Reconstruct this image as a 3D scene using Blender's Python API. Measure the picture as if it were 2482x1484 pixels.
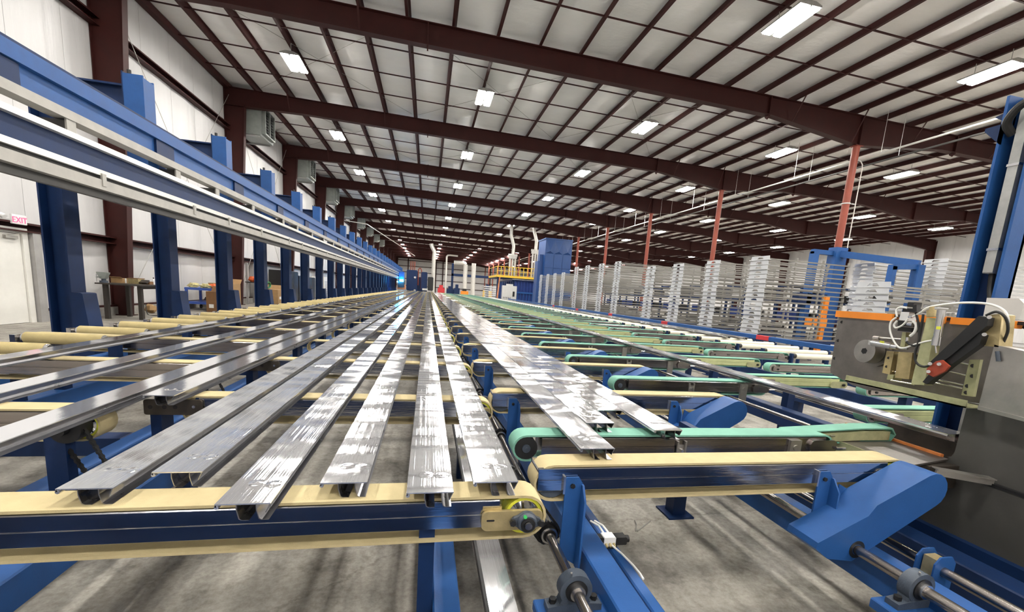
import bpy, bmesh, math, random
from mathutils import Matrix, Vector

random.seed(7)
SC = bpy.context.scene
COL = SC.collection
for _o in list(bpy.data.objects):
    bpy.data.objects.remove(_o)

# ------------------------------------------------------------------ camera
YAW, PIT, ROL = 0.206951899, 0.158825035, -0.0683617621
FPX, CPX, CPY, CAMH = 1030.04, 1244.127, 874.832, 1.4
_f = Vector((math.sin(YAW) * math.cos(PIT), math.cos(YAW) * math.cos(PIT), -math.sin(PIT)))
_r = Vector((math.cos(YAW), -math.sin(YAW), 0))
_d = _f.cross(_r)
RGT = _r * math.cos(ROL) + _d * math.sin(ROL)
DWN = -_r * math.sin(ROL) + _d * math.cos(ROL)
FWD = _f
cam_d = bpy.data.cameras.new('camera')
cam = bpy.data.objects.new('camera', cam_d)
COL.objects.link(cam)
cam_d.sensor_fit = 'HORIZONTAL'
cam_d.sensor_width = 36.0
cam_d.lens = FPX / 2482 * 36.0
cam_d.shift_x = -(CPX - 1241) / 2482
cam_d.shift_y = (CPY - 742) / 2482
cam_d.clip_start = 0.05
cam_d.clip_end = 500
cam.matrix_world = Matrix.Translation((0, 0, CAMH)) @ Matrix((
    (RGT.x, -DWN.x, -FWD.x), (RGT.y, -DWN.y, -FWD.y), (RGT.z, -DWN.z, -FWD.z))).to_4x4()
SC.camera = cam

# ------------------------------------------------------------------ world, exposure
w = bpy.data.worlds.new('world')
SC.world = w
w.use_nodes = True
w.node_tree.nodes['Background'].inputs[0].default_value = (0.55, 0.6, 0.7, 1)
w.node_tree.nodes['Background'].inputs[1].default_value = 0.05
SC.view_settings.view_transform = 'Standard'
SC.view_settings.look = 'None'
SC.view_settings.gamma = 1.0
SC.view_settings.use_curve_mapping = False
SC.view_settings.exposure = 0.0
LAMP = 205.0          # strength of the high-bay lamp lenses


def on(px, py, ax, v):
    """where the photograph's pixel ray meets the plane <ax> = v"""
    a = (px - CPX) / FPX
    b = (py - CPY) / FPX
    d = RGT * a + DWN * b + FWD
    c = Vector((0, 0, CAMH))
    i = 'XYZ'.index(ax)
    return c + d * ((v - c[i]) / d[i])


# ------------------------------------------------------------------ materials
MATS = {}


def nodes(name):
    m = bpy.data.materials.new(name)
    m.use_nodes = True
    MATS[name] = m
    nt = m.node_tree
    return m, nt, nt.nodes['Principled BSDF']


def N(nt, t, **kw):
    n = nt.nodes.new(t)
    for k, v in kw.items():
        if k in n.inputs:
            n.inputs[k].default_value = v
        else:
            setattr(n, k, v)
    return n


def mat(name, col, rough=0.5, metal=0.0, var=0.15, scale=6.0, bump=0.0, bscale=60.0, spec=0.5, stretch=None, coat=0.0):
    """painted / plastic / metal surface: base colour with a slow noise variation, roughness wear and fine relief"""
    m, nt, p = nodes(name)
    L = nt.links.new
    tc = N(nt, 'ShaderNodeTexCoord')
    mp = N(nt, 'ShaderNodeMapping')
    if stretch:
        mp.inputs['Scale'].default_value = stretch
    L(tc.outputs['Object'], mp.inputs[0])
    nz = N(nt, 'ShaderNodeTexNoise', Scale=scale, Detail=5.0, Roughness=0.6)
    L(mp.outputs[0], nz.inputs['Vector'])
    cr = N(nt, 'ShaderNodeValToRGB')
    c = Vector(col)
    lo = c * (1 - var)
    hi = c * (1 + var)
    cr.color_ramp.elements[0].position = 0.3
    cr.color_ramp.elements[1].position = 0.7
    cr.color_ramp.elements[0].color = (*lo, 1)
    cr.color_ramp.elements[1].color = (min(hi[0], 1), min(hi[1], 1), min(hi[2], 1), 1)
    L(nz.outputs['Fac'], cr.inputs[0])
    L(cr.outputs[0], p.inputs['Base Color'])
    mr = N(nt, 'ShaderNodeMapRange')
    mr.inputs['To Min'].default_value = max(rough - 0.06, 0.02)
    mr.inputs['To Max'].default_value = min(rough + 0.08, 1)
    L(nz.outputs['Fac'], mr.inputs[0])
    L(mr.outputs[0], p.inputs['Roughness'])
    p.inputs['Metallic'].default_value = metal
    p.inputs['Specular IOR Level'].default_value = spec
    p.inputs['Coat Weight'].default_value = coat
    if bump:
        n2 = N(nt, 'ShaderNodeTexNoise', Scale=bscale, Detail=4.0)
        L(mp.outputs[0], n2.inputs['Vector'])
        b = N(nt, 'ShaderNodeBump', Strength=bump, Distance=0.02)
        L(n2.outputs['Fac'], b.inputs['Height'])
        L(b.outputs[0], p.inputs['Normal'])
    return m


def emit(name, col, strength):
    m, nt, p = nodes(name)
    p.inputs['Base Color'].default_value = (*col, 1)
    p.inputs['Emission Color'].default_value = (*col, 1)
    p.inputs['Emission Strength'].default_value = strength
    return m


mat('blue', (0.017, 0.082, 0.265), 0.46, spec=0.35, var=0.10, scale=9, bump=0.05, bscale=180)
mat('navy', (0.0045, 0.021, 0.08), 0.48, spec=0.3, var=0.12, scale=7, bump=0.05, bscale=150)
mat('steel_red', (0.036, 0.0062, 0.005), 0.6, var=0.18, scale=3, spec=0.3)
mat('pipe_red', (0.26, 0.05, 0.027), 0.5, var=0.15, scale=3)
mat('cream_belt', (0.52, 0.435, 0.25), 0.85, var=0.07, scale=14, bump=0.25, bscale=420, spec=0.2)
mat('cream_roller', (0.50, 0.41, 0.205), 0.8, var=0.10, scale=9, bump=0.2, bscale=260, spec=0.2)
mat('green_belt', (0.19, 0.42, 0.325), 0.75, var=0.09, scale=10, bump=0.15, bscale=320, spec=0.25)
mat('olive_pad', (0.44, 0.47, 0.24), 0.8, var=0.12, scale=8)
mat('white_roller', (0.78, 0.75, 0.62), 0.6, var=0.05, scale=5)
mat('rail_alu', (0.58, 0.59, 0.62), 0.13, metal=1.0, var=0.10, scale=5, bump=0.03, bscale=30, stretch=(0.3, 3, 3))
mat('rail_steel', (0.36, 0.33, 0.32), 0.20, metal=1.0, var=0.2, scale=5, bump=0.03, bscale=40, stretch=(0.4, 3, 3))
mat('bright_steel', (0.72, 0.72, 0.73), 0.22, metal=1.0, var=0.08, scale=12)
mat('shaded_alu', (0.42, 0.42, 0.44), 0.28, metal=1.0, var=0.12, scale=6)  # darker copy of the profile aluminium, underside shade put into its colour
mat('shaft_steel', (0.34, 0.31, 0.29), 0.24, metal=1.0, var=0.2, scale=14, stretch=(3, 0.4, 3))
mat('cast_iron', (0.055, 0.07, 0.095), 0.45, var=0.2, scale=18, bump=0.1, bscale=200)
mat('black_metal', (0.008, 0.008, 0.009), 0.5, var=0.25, scale=20)
mat('black_rubber', (0.012, 0.012, 0.012), 0.55, var=0.1)
mat('brown_plate', (0.045, 0.036, 0.028), 0.45, var=0.35, scale=9)
mat('zinc_gold', (0.52, 0.42, 0.22), 0.38, metal=0.6, var=0.22, scale=16, bump=0.06, bscale=160)
mat('zinc_green', (0.44, 0.44, 0.25), 0.45, metal=0.35, var=0.22, scale=14, bump=0.06, bscale=160)
mat('yellow_tyre', (0.70, 0.71, 0.06), 0.5, var=0.08)
mat('plate_steel', (0.23, 0.21, 0.195), 0.42, metal=0.85, var=0.25, scale=5, bump=0.04, bscale=90)
mat('sheet_steel', (0.46, 0.44, 0.41), 0.36, metal=0.9, var=0.25, scale=4, bump=0.04, bscale=60)
mat('saw_grey', (0.07, 0.068, 0.063), 0.5, var=0.12, scale=4, bump=0.05, bscale=80)
mat('orange', (0.82, 0.25, 0.02), 0.5, var=0.08)
mat('rust_orange', (0.50, 0.16, 0.035), 0.7, var=0.2, scale=18)
mat('red_plate', (0.30, 0.045, 0.02), 0.45, var=0.15)
mat('red_tape', (0.55, 0.03, 0.04), 0.6, var=0.05)
mat('white_plastic', (0.80, 0.80, 0.80), 0.4, var=0.03)
mat('rack_white', (0.56, 0.57, 0.59), 0.45, var=0.05, scale=4)
mat('rack_bar', (0.25, 0.24, 0.22), 0.45, metal=0.25, var=0.10, scale=3)
mat('tube_white', (0.80, 0.81, 0.83), 0.22, metal=0.4, var=0.04)
mat('galv', (0.45, 0.455, 0.44), 0.42, metal=0.55, var=0.16, scale=10)
mat('rail_white', (0.74, 0.73, 0.69), 0.35, metal=0.45, var=0.07, scale=4)
mat('rail_grey', (0.40, 0.385, 0.355), 0.5, metal=0.3, var=0.12, scale=6)
mat('rail_dark', (0.055, 0.052, 0.05), 0.5, var=0.2, scale=6)
mat('heater_grey', (0.23, 0.25, 0.235), 0.45, var=0.12, scale=4)
mat('cab_grey', (0.62, 0.61, 0.58), 0.5, var=0.06)
mat('door_white', (0.80, 0.785, 0.74), 0.45, var=0.03)
mat('frame_grey', (0.34, 0.33, 0.32), 0.5, var=0.08)
mat('curb', (0.36, 0.345, 0.315), 0.85, var=0.15, scale=8, bump=0.2, bscale=60)
mat('cardboard', (0.36, 0.22, 0.10), 0.85, var=0.10, scale=7)
mat('cardboard_dark', (0.19, 0.095, 0.04), 0.85, var=0.12, scale=7)
mat('paper', (0.78, 0.77, 0.74), 0.8, var=0.04)
mat('bench_dark', (0.028, 0.022, 0.018), 0.5, var=0.25)
mat('cart_blue', (0.045, 0.10, 0.40), 0.5, var=0.1)
mat('bag_orange', (0.72, 0.14, 0.04), 0.7, var=0.2, scale=10, bump=0.3, bscale=30)
mat('glove_yellow', (0.62, 0.55, 0.26), 0.8, var=0.25, scale=14, bump=0.3, bscale=40)
mat('hose_green', (0.05, 0.22, 0.09), 0.5, var=0.1)
mat('black_cab', (0.008, 0.008, 0.009), 0.4, var=0.1)
mat('yellow_rail', (0.78, 0.50, 0.04), 0.5, var=0.08)
mat('silver_pipe', (0.62, 0.60, 0.55), 0.35, metal=0.6, var=0.1, scale=5)
mat('oven_blue', (0.012, 0.035, 0.17), 0.42, var=0.12, scale=2)
mat('box_blue', (0.007, 0.05, 0.19), 0.4, var=0.08, scale=2)
mat('machine_orange', (0.55, 0.20, 0.08), 0.5, var=0.2)
mat('chip', (0.70, 0.69, 0.66), 0.5, metal=0.5, var=0.15, scale=60)
mat('green_dot', (0.03, 0.45, 0.10), 0.4, var=0.05)
mat('hose_white', (0.83, 0.82, 0.78), 0.4, var=0.03)
emit('lamp_lens', (1.0, 0.965, 0.90), LAMP)
emit('led_cyan', (0.05, 0.45, 1.0), 260.0)
emit('exit_red', (0.95, 0.06, 0.16), 1.4)
MATS['exit_red'].node_tree.nodes['Principled BSDF'].inputs['Roughness'].default_value = .5


def mat_profile(name, wave, lines):
    """mill-finish aluminium extrusion: long die lines and a slow waviness that breaks up the reflections"""
    m, nt, p = nodes(name)
    L = nt.links.new
    p.inputs['Metallic'].default_value = 0.82
    p.inputs['Base Color'].default_value = (0.84, 0.85, 0.88, 1)
    tc = N(nt, 'ShaderNodeTexCoord')
    m1 = N(nt, 'ShaderNodeMapping')
    m1.inputs['Scale'].default_value = (160, 0.35, 40)
    L(tc.outputs['Object'], m1.inputs[0])
    n1 = N(nt, 'ShaderNodeTexNoise', Scale=1.0, Detail=4.0)
    L(m1.outputs[0], n1.inputs['Vector'])
    m2 = N(nt, 'ShaderNodeMapping')
    m2.inputs['Scale'].default_value = (0.5, 6.5, 1)
    oi = N(nt, 'ShaderNodeObjectInfo')
    sw = N(nt, 'ShaderNodeSeparateXYZ')
    L(oi.outputs['Location'], sw.inputs[0])
    cw_ = N(nt, 'ShaderNodeCombineXYZ')
    mw = N(nt, 'ShaderNodeMath', operation='MULTIPLY')
    L(sw.outputs[0], mw.inputs[0])
    mw.inputs[1].default_value = 37.0
    L(mw.outputs[0], cw_.inputs[2])
    av = N(nt, 'ShaderNodeVectorMath', operation='ADD')
    L(tc.outputs['Object'], av.inputs[0])
    L(cw_.outputs[0], av.inputs[1])
    L(av.outputs[0], m2.inputs[0])
    n2 = N(nt, 'ShaderNodeTexNoise', Scale=1.0, Detail=0.0)
    L(m2.outputs[0], n2.inputs['Vector'])
    # unresolved die lines tilt the surface across its length, slow buckles tilt it along its length
    m3 = N(nt, 'ShaderNodeMapping')
    m3.inputs['Scale'].default_value = (1100, 0.6, 1)
    L(tc.outputs['Object'], m3.inputs[0])
    n3 = N(nt, 'ShaderNodeTexNoise', Scale=1.0, Detail=2.0)
    L(m3.outputs[0], n3.inputs['Vector'])

    def centred(src, amp):
        q = N(nt, 'ShaderNodeMath', operation='MULTIPLY_ADD')
        L(src, q.inputs[0])
        q.inputs[1].default_value = amp
        q.inputs[2].default_value = -amp / 2
        return q.outputs[0]
    cx = N(nt, 'ShaderNodeCombineXYZ')
    L(centred(n3.outputs['Fac'], lines), cx.inputs[0])
    L(centred(n2.outputs['Fac'], wave), cx.inputs[1])
    ge = N(nt, 'ShaderNodeNewGeometry')
    ad = N(nt, 'ShaderNodeVectorMath', operation='ADD')
    L(ge.outputs['Normal'], ad.inputs[0])
    L(cx.outputs[0], ad.inputs[1])
    # round dents left by the puller jaws near the end of each bar
    for c in ((0.058, 0.125, 0.0495), (0.108, 0.118, 0.0495)):
        d = N(nt, 'ShaderNodeVectorMath', operation='SUBTRACT')
        L(tc.outputs['Object'], d.inputs[0])
        d.inputs[1].default_value = c
        ln = N(nt, 'ShaderNodeVectorMath', operation='LENGTH')
        L(d.outputs[0], ln.inputs[0])
        g = N(nt, 'ShaderNodeMath', operation='SUBTRACT')
        L(ln.outputs['Value'], g.inputs[0])
        g.inputs[1].default_value = 0.017
        g2 = N(nt, 'ShaderNodeMath', operation='MULTIPLY')
        L(g.outputs[0], g2.inputs[0])
        L(g.outputs[0], g2.inputs[1])
        g3 = N(nt, 'ShaderNodeMath', operation='MULTIPLY')
        L(g2.outputs[0], g3.inputs[0])
        g3.inputs[1].default_value = -1 / 0.006 ** 2
        g4 = N(nt, 'ShaderNodeMath', operation='EXPONENT')
        L(g3.outputs[0], g4.inputs[0])
        nd = N(nt, 'ShaderNodeVectorMath', operation='NORMALIZE')
        L(d.outputs[0], nd.inputs[0])
        sc_ = N(nt, 'ShaderNodeVectorMath', operation='SCALE')
        L(nd.outputs[0], sc_.inputs[0])
        am = N(nt, 'ShaderNodeMath', operation='MULTIPLY')
        L(g4.outputs[0], am.inputs[0])
        am.inputs[1].default_value = 0.12
        L(am.outputs[0], sc_.inputs['Scale'])
        ad2 = N(nt, 'ShaderNodeVectorMath', operation='ADD')
        L(ad.outputs[0], ad2.inputs[0])
        L(sc_.outputs[0], ad2.inputs[1])
        ad = ad2
    no = N(nt, 'ShaderNodeVectorMath', operation='NORMALIZE')
    L(ad.outputs[0], no.inputs[0])
    L(no.outputs[0], p.inputs['Normal'])
    mr = N(nt, 'ShaderNodeMapRange')
    mr.inputs['To Min'].default_value = 0.05
    mr.inputs['To Max'].default_value = 0.12
    L(n1.outputs['Fac'], mr.inputs[0])
    L(mr.outputs[0], p.inputs['Roughness'])


mat_profile('profile_alu', 0.20, 0.55)
mat_profile('profile_flat', 0.04, 0.12)


def mat_concrete():
    m, nt, p = nodes('concrete')
    L = nt.links.new
    tc = N(nt, 'ShaderNodeTexCoord')
    n1 = N(nt, 'ShaderNodeTexNoise', Scale=0.9, Detail=8.0, Roughness=0.65)
    n2 = N(nt, 'ShaderNodeTexNoise', Scale=34.0, Detail=6.0, Roughness=0.7)
    n3 = N(nt, 'ShaderNodeTexNoise', Scale=3.5, Detail=6.0, Roughness=0.7)
    for n in (n1, n2, n3):
        L(tc.outputs['Object'], n.inputs['Vector'])
    r1 = N(nt, 'ShaderNodeValToRGB')
    r1.color_ramp.elements[0].position = 0.28
    r1.color_ramp.elements[0].color = (0.21, 0.192, 0.168, 1)
    r1.color_ramp.elements[1].position = 0.72
    r1.color_ramp.elements[1].color = (0.51, 0.48, 0.425, 1)
    L(n1.outputs['Fac'], r1.inputs[0])
    r2 = N(nt, 'ShaderNodeValToRGB')
    r2.color_ramp.elements[0].position = 0.30
    r2.color_ramp.elements[0].color = (0.62, 0.61, 0.59, 1)
    r2.color_ramp.elements[1].position = 0.62
    r2.color_ramp.elements[1].color = (1, 1, 1, 1)
    L(n2.outputs['Fac'], r2.inputs[0])
    r3 = N(nt, 'ShaderNodeValToRGB')
    r3.color_ramp.elements[0].position = 0.34
    r3.color_ramp.elements[0].color = (0.40, 0.385, 0.36, 1)
    r3.color_ramp.elements[1].position = 0.5
    r3.color_ramp.elements[1].color = (1, 1, 1, 1)
    L(n3.outputs['Fac'], r3.inputs[0])
    mx = N(nt, 'ShaderNodeMixRGB', blend_type='MULTIPLY', Fac=1.0)
    L(r1.outputs[0], mx.inputs[1])
    L(r2.outputs[0], mx.inputs[2])
    mx2 = N(nt, 'ShaderNodeMixRGB', blend_type='MULTIPLY', Fac=0.8)
    L(mx.outputs[0], mx2.inputs[1])
    L(r3.outputs[0], mx2.inputs[2])
    vo = N(nt, 'ShaderNodeTexVoronoi', feature='DISTANCE_TO_EDGE', Scale=0.28)
    dn = N(nt, 'ShaderNodeMixRGB', blend_type='ADD', Fac=0.25)
    L(tc.outputs['Object'], dn.inputs[1])
    L(n3.outputs['Color'], dn.inputs[2])
    L(dn.outputs[0], vo.inputs['Vector'])
    rc = N(nt, 'ShaderNodeValToRGB')
    rc.color_ramp.elements[0].position = 0.0
    rc.color_ramp.elements[0].color = (0.35, 0.34, 0.32, 1)
    rc.color_ramp.elements[1].position = 0.0015
    rc.color_ramp.elements[1].color = (1, 1, 1, 1)
    L(vo.outputs['Distance'], rc.inputs[0])
    mx3 = N(nt, 'ShaderNodeMixRGB', blend_type='MULTIPLY', Fac=0.45)
    L(mx2.outputs[0], mx3.inputs[1])
    L(rc.outputs[0], mx3.inputs[2])
    L(mx3.outputs[0], p.inputs['Base Color'])
    p.inputs['Roughness'].default_value = 0.62
    b = N(nt, 'ShaderNodeBump', Strength=0.2, Distance=0.01)
    L(n2.outputs['Fac'], b.inputs['Height'])
    L(b.outputs[0], p.inputs['Normal'])


mat_concrete()


def mat_liner(name, col, stretch, bump):
    """white vinyl-faced insulation, softly wrinkled"""
    m, nt, p = nodes(name)
    L = nt.links.new
    tc = N(nt, 'ShaderNodeTexCoord')
    mp = N(nt, 'ShaderNodeMapping')
    mp.inputs['Scale'].default_value = stretch
    L(tc.outputs['Object'], mp.inputs[0])
    n1 = N(nt, 'ShaderNodeTexNoise', Scale=1.0, Detail=5.0, Roughness=0.6)
    L(mp.outputs[0], n1.inputs['Vector'])
    r = N(nt, 'ShaderNodeValToRGB')
    c = Vector(col)
    r.color_ramp.elements[0].position = 0.3
    r.color_ramp.elements[0].color = (*(c * 0.92), 1)
    r.color_ramp.elements[1].position = 0.7
    r.color_ramp.elements[1].color = (*c, 1)
    L(n1.outputs['Fac'], r.inputs[0])
    L(r.outputs[0], p.inputs['Base Color'])
    p.inputs['Roughness'].default_value = 0.42
    p.inputs['Specular IOR Level'].default_value = 0.4
    b = N(nt, 'ShaderNodeBump', Strength=bump, Distance=0.12)
    L(n1.outputs['Fac'], b.inputs['Height'])
    L(b.outputs[0], p.inputs['Normal'])


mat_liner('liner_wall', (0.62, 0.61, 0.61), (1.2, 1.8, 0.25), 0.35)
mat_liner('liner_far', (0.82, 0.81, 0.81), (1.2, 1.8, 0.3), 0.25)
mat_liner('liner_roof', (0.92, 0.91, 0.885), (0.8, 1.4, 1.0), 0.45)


# ------------------------------------------------------------------ mesh helpers
class MB:
    def __init__(s):
        s.v = []
        s.f = []

    def add(s, vs, fs):
        o = len(s.v)
        s.v += [tuple(p) for p in vs]
        s.f += [tuple(i + o for i in f) for f in fs]
        return s

    def box(s, x0, x1, y0, y1, z0, z1, c=0.0):
        if c:
            return s.prism([(x0 + c, z0), (x1 - c, z0), (x1, z0 + c), (x1, z1 - c), (x1 - c, z1), (x0 + c, z1), (x0, z1 - c), (x0, z0 + c)], 'y', y0, y1)
        return s.add([(x0, y0, z0), (x1, y0, z0), (x1, y1, z0), (x0, y1, z0), (x0, y0, z1), (x1, y0, z1), (x1, y1, z1), (x0, y1, z1)],
                     [(3, 2, 1, 0), (4, 5, 6, 7), (0, 1, 5, 4), (1, 2, 6, 5), (2, 3, 7, 6), (3, 0, 4, 7)])

    def hexa(s, p):
        return s.add(p, [(3, 2, 1, 0), (4, 5, 6, 7), (0, 1, 5, 4), (1, 2, 6, 5), (2, 3, 7, 6), (3, 0, 4, 7)])

    def prism(s, poly, axis, a0, a1):
        n = len(poly)

        def P(q, a):
            return {'x': (a, q[0], q[1]), 'y': (q[0], a, q[1]), 'z': (q[0], q[1], a)}[axis]
        vs = [P(q, a0) for q in poly] + [P(q, a1) for q in poly]
        fs = [tuple(range(n - 1, -1, -1)), tuple(range(n, 2 * n))]
        fs += [(i, (i + 1) % n, n + (i + 1) % n, n + i) for i in range(n)]
        return s.add(vs, fs)

    def band(s, outer, inner, axis, a0, a1):
        """closed strip between two outlines of equal count"""
        n = len(outer)

        def P(q, a):
            return {'x': (a, q[0], q[1]), 'y': (q[0], a, q[1]), 'z': (q[0], q[1], a)}[axis]
        vs = [P(q, a0) for q in outer] + [P(q, a1) for q in outer] + [P(q, a0) for q in inner] + [P(q, a1) for q in inner]
        fs = []
        for i in range(n):
            j = (i + 1) % n
            fs += [(i, j, n + j, n + i), (2 * n + j, 2 * n + i, 3 * n + i, 3 * n + j), (j, i, 2 * n + i, 2 * n + j), (n + i, n + j, 3 * n + j, 3 * n + i)]
        return s.add(vs, fs)

    def cyl(s, p0, p1, r, n=16, r2=None):
        p0 = Vector(p0)
        p1 = Vector(p1)
        r2 = r if r2 is None else r2
        d = (p1 - p0).normalized()
        a = d.orthogonal().normalized()
        b = d.cross(a)
        vs = []
        for p, rr in ((p0, r), (p1, r2)):
            for k in range(n):
                t = 2 * math.pi * k / n
                vs.append(p + (a * math.cos(t) + b * math.sin(t)) * rr)
        fs = [tuple(range(n - 1, -1, -1)), tuple(range(n, 2 * n))]
        fs += [(k, (k + 1) % n, n + (k + 1) % n, n + k) for k in range(n)]
        return s.add(vs, fs)

    def ring(s, p0, p1, ro, ri, n=24):
        p0 = Vector(p0)
        p1 = Vector(p1)
        d = (p1 - p0).normalized()
        a = d.orthogonal().normalized()
        b = d.cross(a)
        vs = []
        for p, rr in ((p0, ro), (p1, ro), (p1, ri), (p0, ri)):
            for k in range(n):
                t = 2 * math.pi * k / n
                vs.append(p + (a * math.cos(t) + b * math.sin(t)) * rr)
        fs = []
        for q in range(4):
            for k in range(n):
                j = (k + 1) % n
                fs.append((q * n + k, q * n + j, ((q + 1) % 4) * n + j, ((q + 1) % 4) * n + k))
        return s.add(vs, fs)

    def tube(s, pts, r, n=8, cap=True):
        pts = [Vector(p) for p in pts]
        vs = []
        prev = None
        for i, p in enumerate(pts):
            d = (pts[min(i + 1, len(pts) - 1)] - pts[max(i - 1, 0)]).normalized()
            if prev is None:
                a = d.orthogonal().normalized()
            else:
                a = (prev - d * prev.dot(d)).normalized()
            prev = a
            b = d.cross(a)
            for k in range(n):
                t = 2 * math.pi * k / n
                vs.append(p + (a * math.cos(t) + b * math.sin(t)) * r)
        fs = []
        for i in range(len(pts) - 1):
            for k in range(n):
                j = (k + 1) % n
                fs.append((i * n + k, i * n + j, (i + 1) * n + j, (i + 1) * n + k))
        if cap:
            fs += [tuple(range(n - 1, -1, -1)), tuple(range((len(pts) - 1) * n, len(pts) * n))]
        return s.add(vs, fs)

    def bar(s, p0, p1, wx, wz, up=(0, 0, 1)):
        """rectangular bar between two points"""
        p0 = Vector(p0)
        p1 = Vector(p1)
        d = (p1 - p0).normalized()
        u = Vector(up)
        a = d.cross(u)
        a = a.normalized() if a.length > 1e-4 else d.orthogonal().normalized()
        b = a.cross(d)
        q = []
        for p in (p0, p1):
            for sa, sb in ((-1, -1), (1, -1), (1, 1), (-1, 1)):
                q.append(p + a * sa * wx / 2 + b * sb * wz / 2)
        return s.hexa(q)

    def blob(s, c, r, seed=0, n=10, m=7, rough=0.25):
        rnd = random.Random(seed)
        vs = [(c[0], c[1], c[2] + r[2])]
        for i in range(1, m):
            t = math.pi * i / m
            for k in range(n):
                ph = 2 * math.pi * k / n
                q = 1 + rnd.uniform(-rough, rough)
                vs.append((c[0] + r[0] * math.sin(t) * math.cos(ph) * q, c[1] + r[1] * math.sin(t) * math.sin(ph) * q, c[2] + r[2] * math.cos(t) * q))
        vs.append((c[0], c[1], c[2] - r[2]))
        fs = [(0, 1 + k, 1 + (k + 1) % n) for k in range(n)]
        for i in range(m - 2):
            for k in range(n):
                a = 1 + i * n + k
                b = 1 + i * n + (k + 1) % n
                fs.append((a, a + n, b + n, b))
        e = len(vs) - 1
        fs += [(e, 1 + (m - 2) * n + (k + 1) % n, 1 + (m - 2) * n + k) for k in range(n)]
        return s.add(vs, fs)

    def mesh(s, name, m, smooth=35):
        me = bpy.data.meshes.new(name)
        me.from_pydata(s.v, [], s.f)
        bm = bmesh.new()
        bm.from_mesh(me)
        bmesh.ops.recalc_face_normals(bm, faces=bm.faces)
        bm.to_mesh(me)
        bm.free()
        if smooth:
            me.polygons.foreach_set('use_smooth', [True] * len(me.polygons))
            me.set_sharp_from_angle(angle=math.radians(smooth))
        me.materials.append(MATS[m])
        return me

    def build(s, name, m, parent=None, loc=(0, 0, 0), smooth=35):
        o = bpy.data.objects.new(name, s.mesh(name, m, smooth))
        COL.objects.link(o)
        o.location = loc
        o.parent = parent
        return o


def tag(o, label, cat, group=None):
    o['label'] = label
    o['category'] = cat
    if group:
        o['group'] = group
    return o


def struct(o):
    o['kind'] = 'structure'
    return o


def thing(name, label, cat, loc=(0, 0, 0), group=None, rz=0.0):
    o = bpy.data.objects.new(name, None)
    COL.objects.link(o)
    o.empty_display_size = 0.1
    o.location = loc
    o.rotation_euler = (0, 0, rz)
    return tag(o, label, cat, group)


KIDS = {}


def dup(root, loc, label=None, group=None, rz=None):
    """copy a thing, its parts and their sub-parts (mesh data shared)"""
    if not KIDS.get(root.name):
        KIDS[root.name] = [(c, [g for g in COL.objects if g.parent == c]) for c in [o for o in COL.objects if o.parent == root]]
    r = root.copy()
    COL.objects.link(r)
    r.location = loc
    if rz is not None:
        r.rotation_euler = (0, 0, rz)
    if label:
        r['label'] = label
    if group:
        r['group'] = group
    for c, gs in KIDS[root.name]:
        c2 = c.copy()
        COL.objects.link(c2)
        c2.parent = r
        for g in gs:
            g2 = g.copy()
            COL.objects.link(g2)
            g2.parent = c2
    return r


def part(parent, name, m, fn, smooth=35):
    b = MB()
    fn(b)
    return b.build(name, m, parent, smooth=smooth)


def arc(cx, cz, r, a0, a1, n):
    return [(cx + r * math.cos(a0 + (a1 - a0) * k / n), cz + r * math.sin(a0 + (a1 - a0) * k / n)) for k in range(n + 1)]


PI = math.pi
_ONES = ['', 'first', 'second', 'third', 'fourth', 'fifth', 'sixth', 'seventh', 'eighth', 'ninth', 'tenth', 'eleventh', 'twelfth', 'thirteenth', 'fourteenth', 'fifteenth', 'sixteenth', 'seventeenth', 'eighteenth', 'nineteenth']


def nth(n):
    if n < 20:
        return _ONES[n]
    t = {2: 'twent', 3: 'thirt', 4: 'fort', 5: 'fift'}[n // 10]
    return t + 'ieth' if n % 10 == 0 else t + 'y-' + _ONES[n % 10]


# ================================================================== THE HALL
XW, XR, YB, YF = -8.8, 42.0, -14.0, 124.0     # left wall, right wall, back, far wall


def ztop(x):            # underside of the purlins
    return 9.06 - 0.021 * x


FR = [14.3 + 7.6 * k for k in range(-3, 15)]      # steel frame lines
# floor slab with saw-cut joints
fl = struct(part(None, 'floor', 'concrete', lambda b: b.box(XW - 0.5, XR + 0.5, YB, YF, -0.2, 0)))
part(fl, 'slab_joint', 'rail_dark', lambda b: b.box(XW, XR, 2.905, 2.911, -0.002, 0.0012))
# left wall: white insulation blankets hung side by side, girts, concrete curb
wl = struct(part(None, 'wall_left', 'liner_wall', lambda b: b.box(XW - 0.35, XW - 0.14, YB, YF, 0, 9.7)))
pw = 1.52
me_panel = None
y = YB
k = 0
while y < YF - 0.2:
    wdt = min(pw, YF - y) - 0.012
    if me_panel is None:
        b = MB()
        n = 8
        row = [(0.0 + 0.035 * math.sin(PI * i / n), wdt * i / n) for i in range(n + 1)]
        b.prism([(-0.14, 0), *[(q[0] - 0.05, q[1]) for q in row], (-0.14, wdt)], 'z', 0.28, 9.45)
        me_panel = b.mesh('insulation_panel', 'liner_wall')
    o = bpy.data.objects.new('insulation_panel', me_panel)
    COL.objects.link(o)
    o.location = (XW, y, 0)
    o.parent = wl
    y += pw
struct(part(None, 'baseboard_left', 'curb', lambda b: b.box(XW - 0.14, XW + 0.10, YB, 10.30, 0, 0.24).box(XW - 0.14, XW + 0.10, 11.86, YF, 0, 0.24)))
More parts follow.
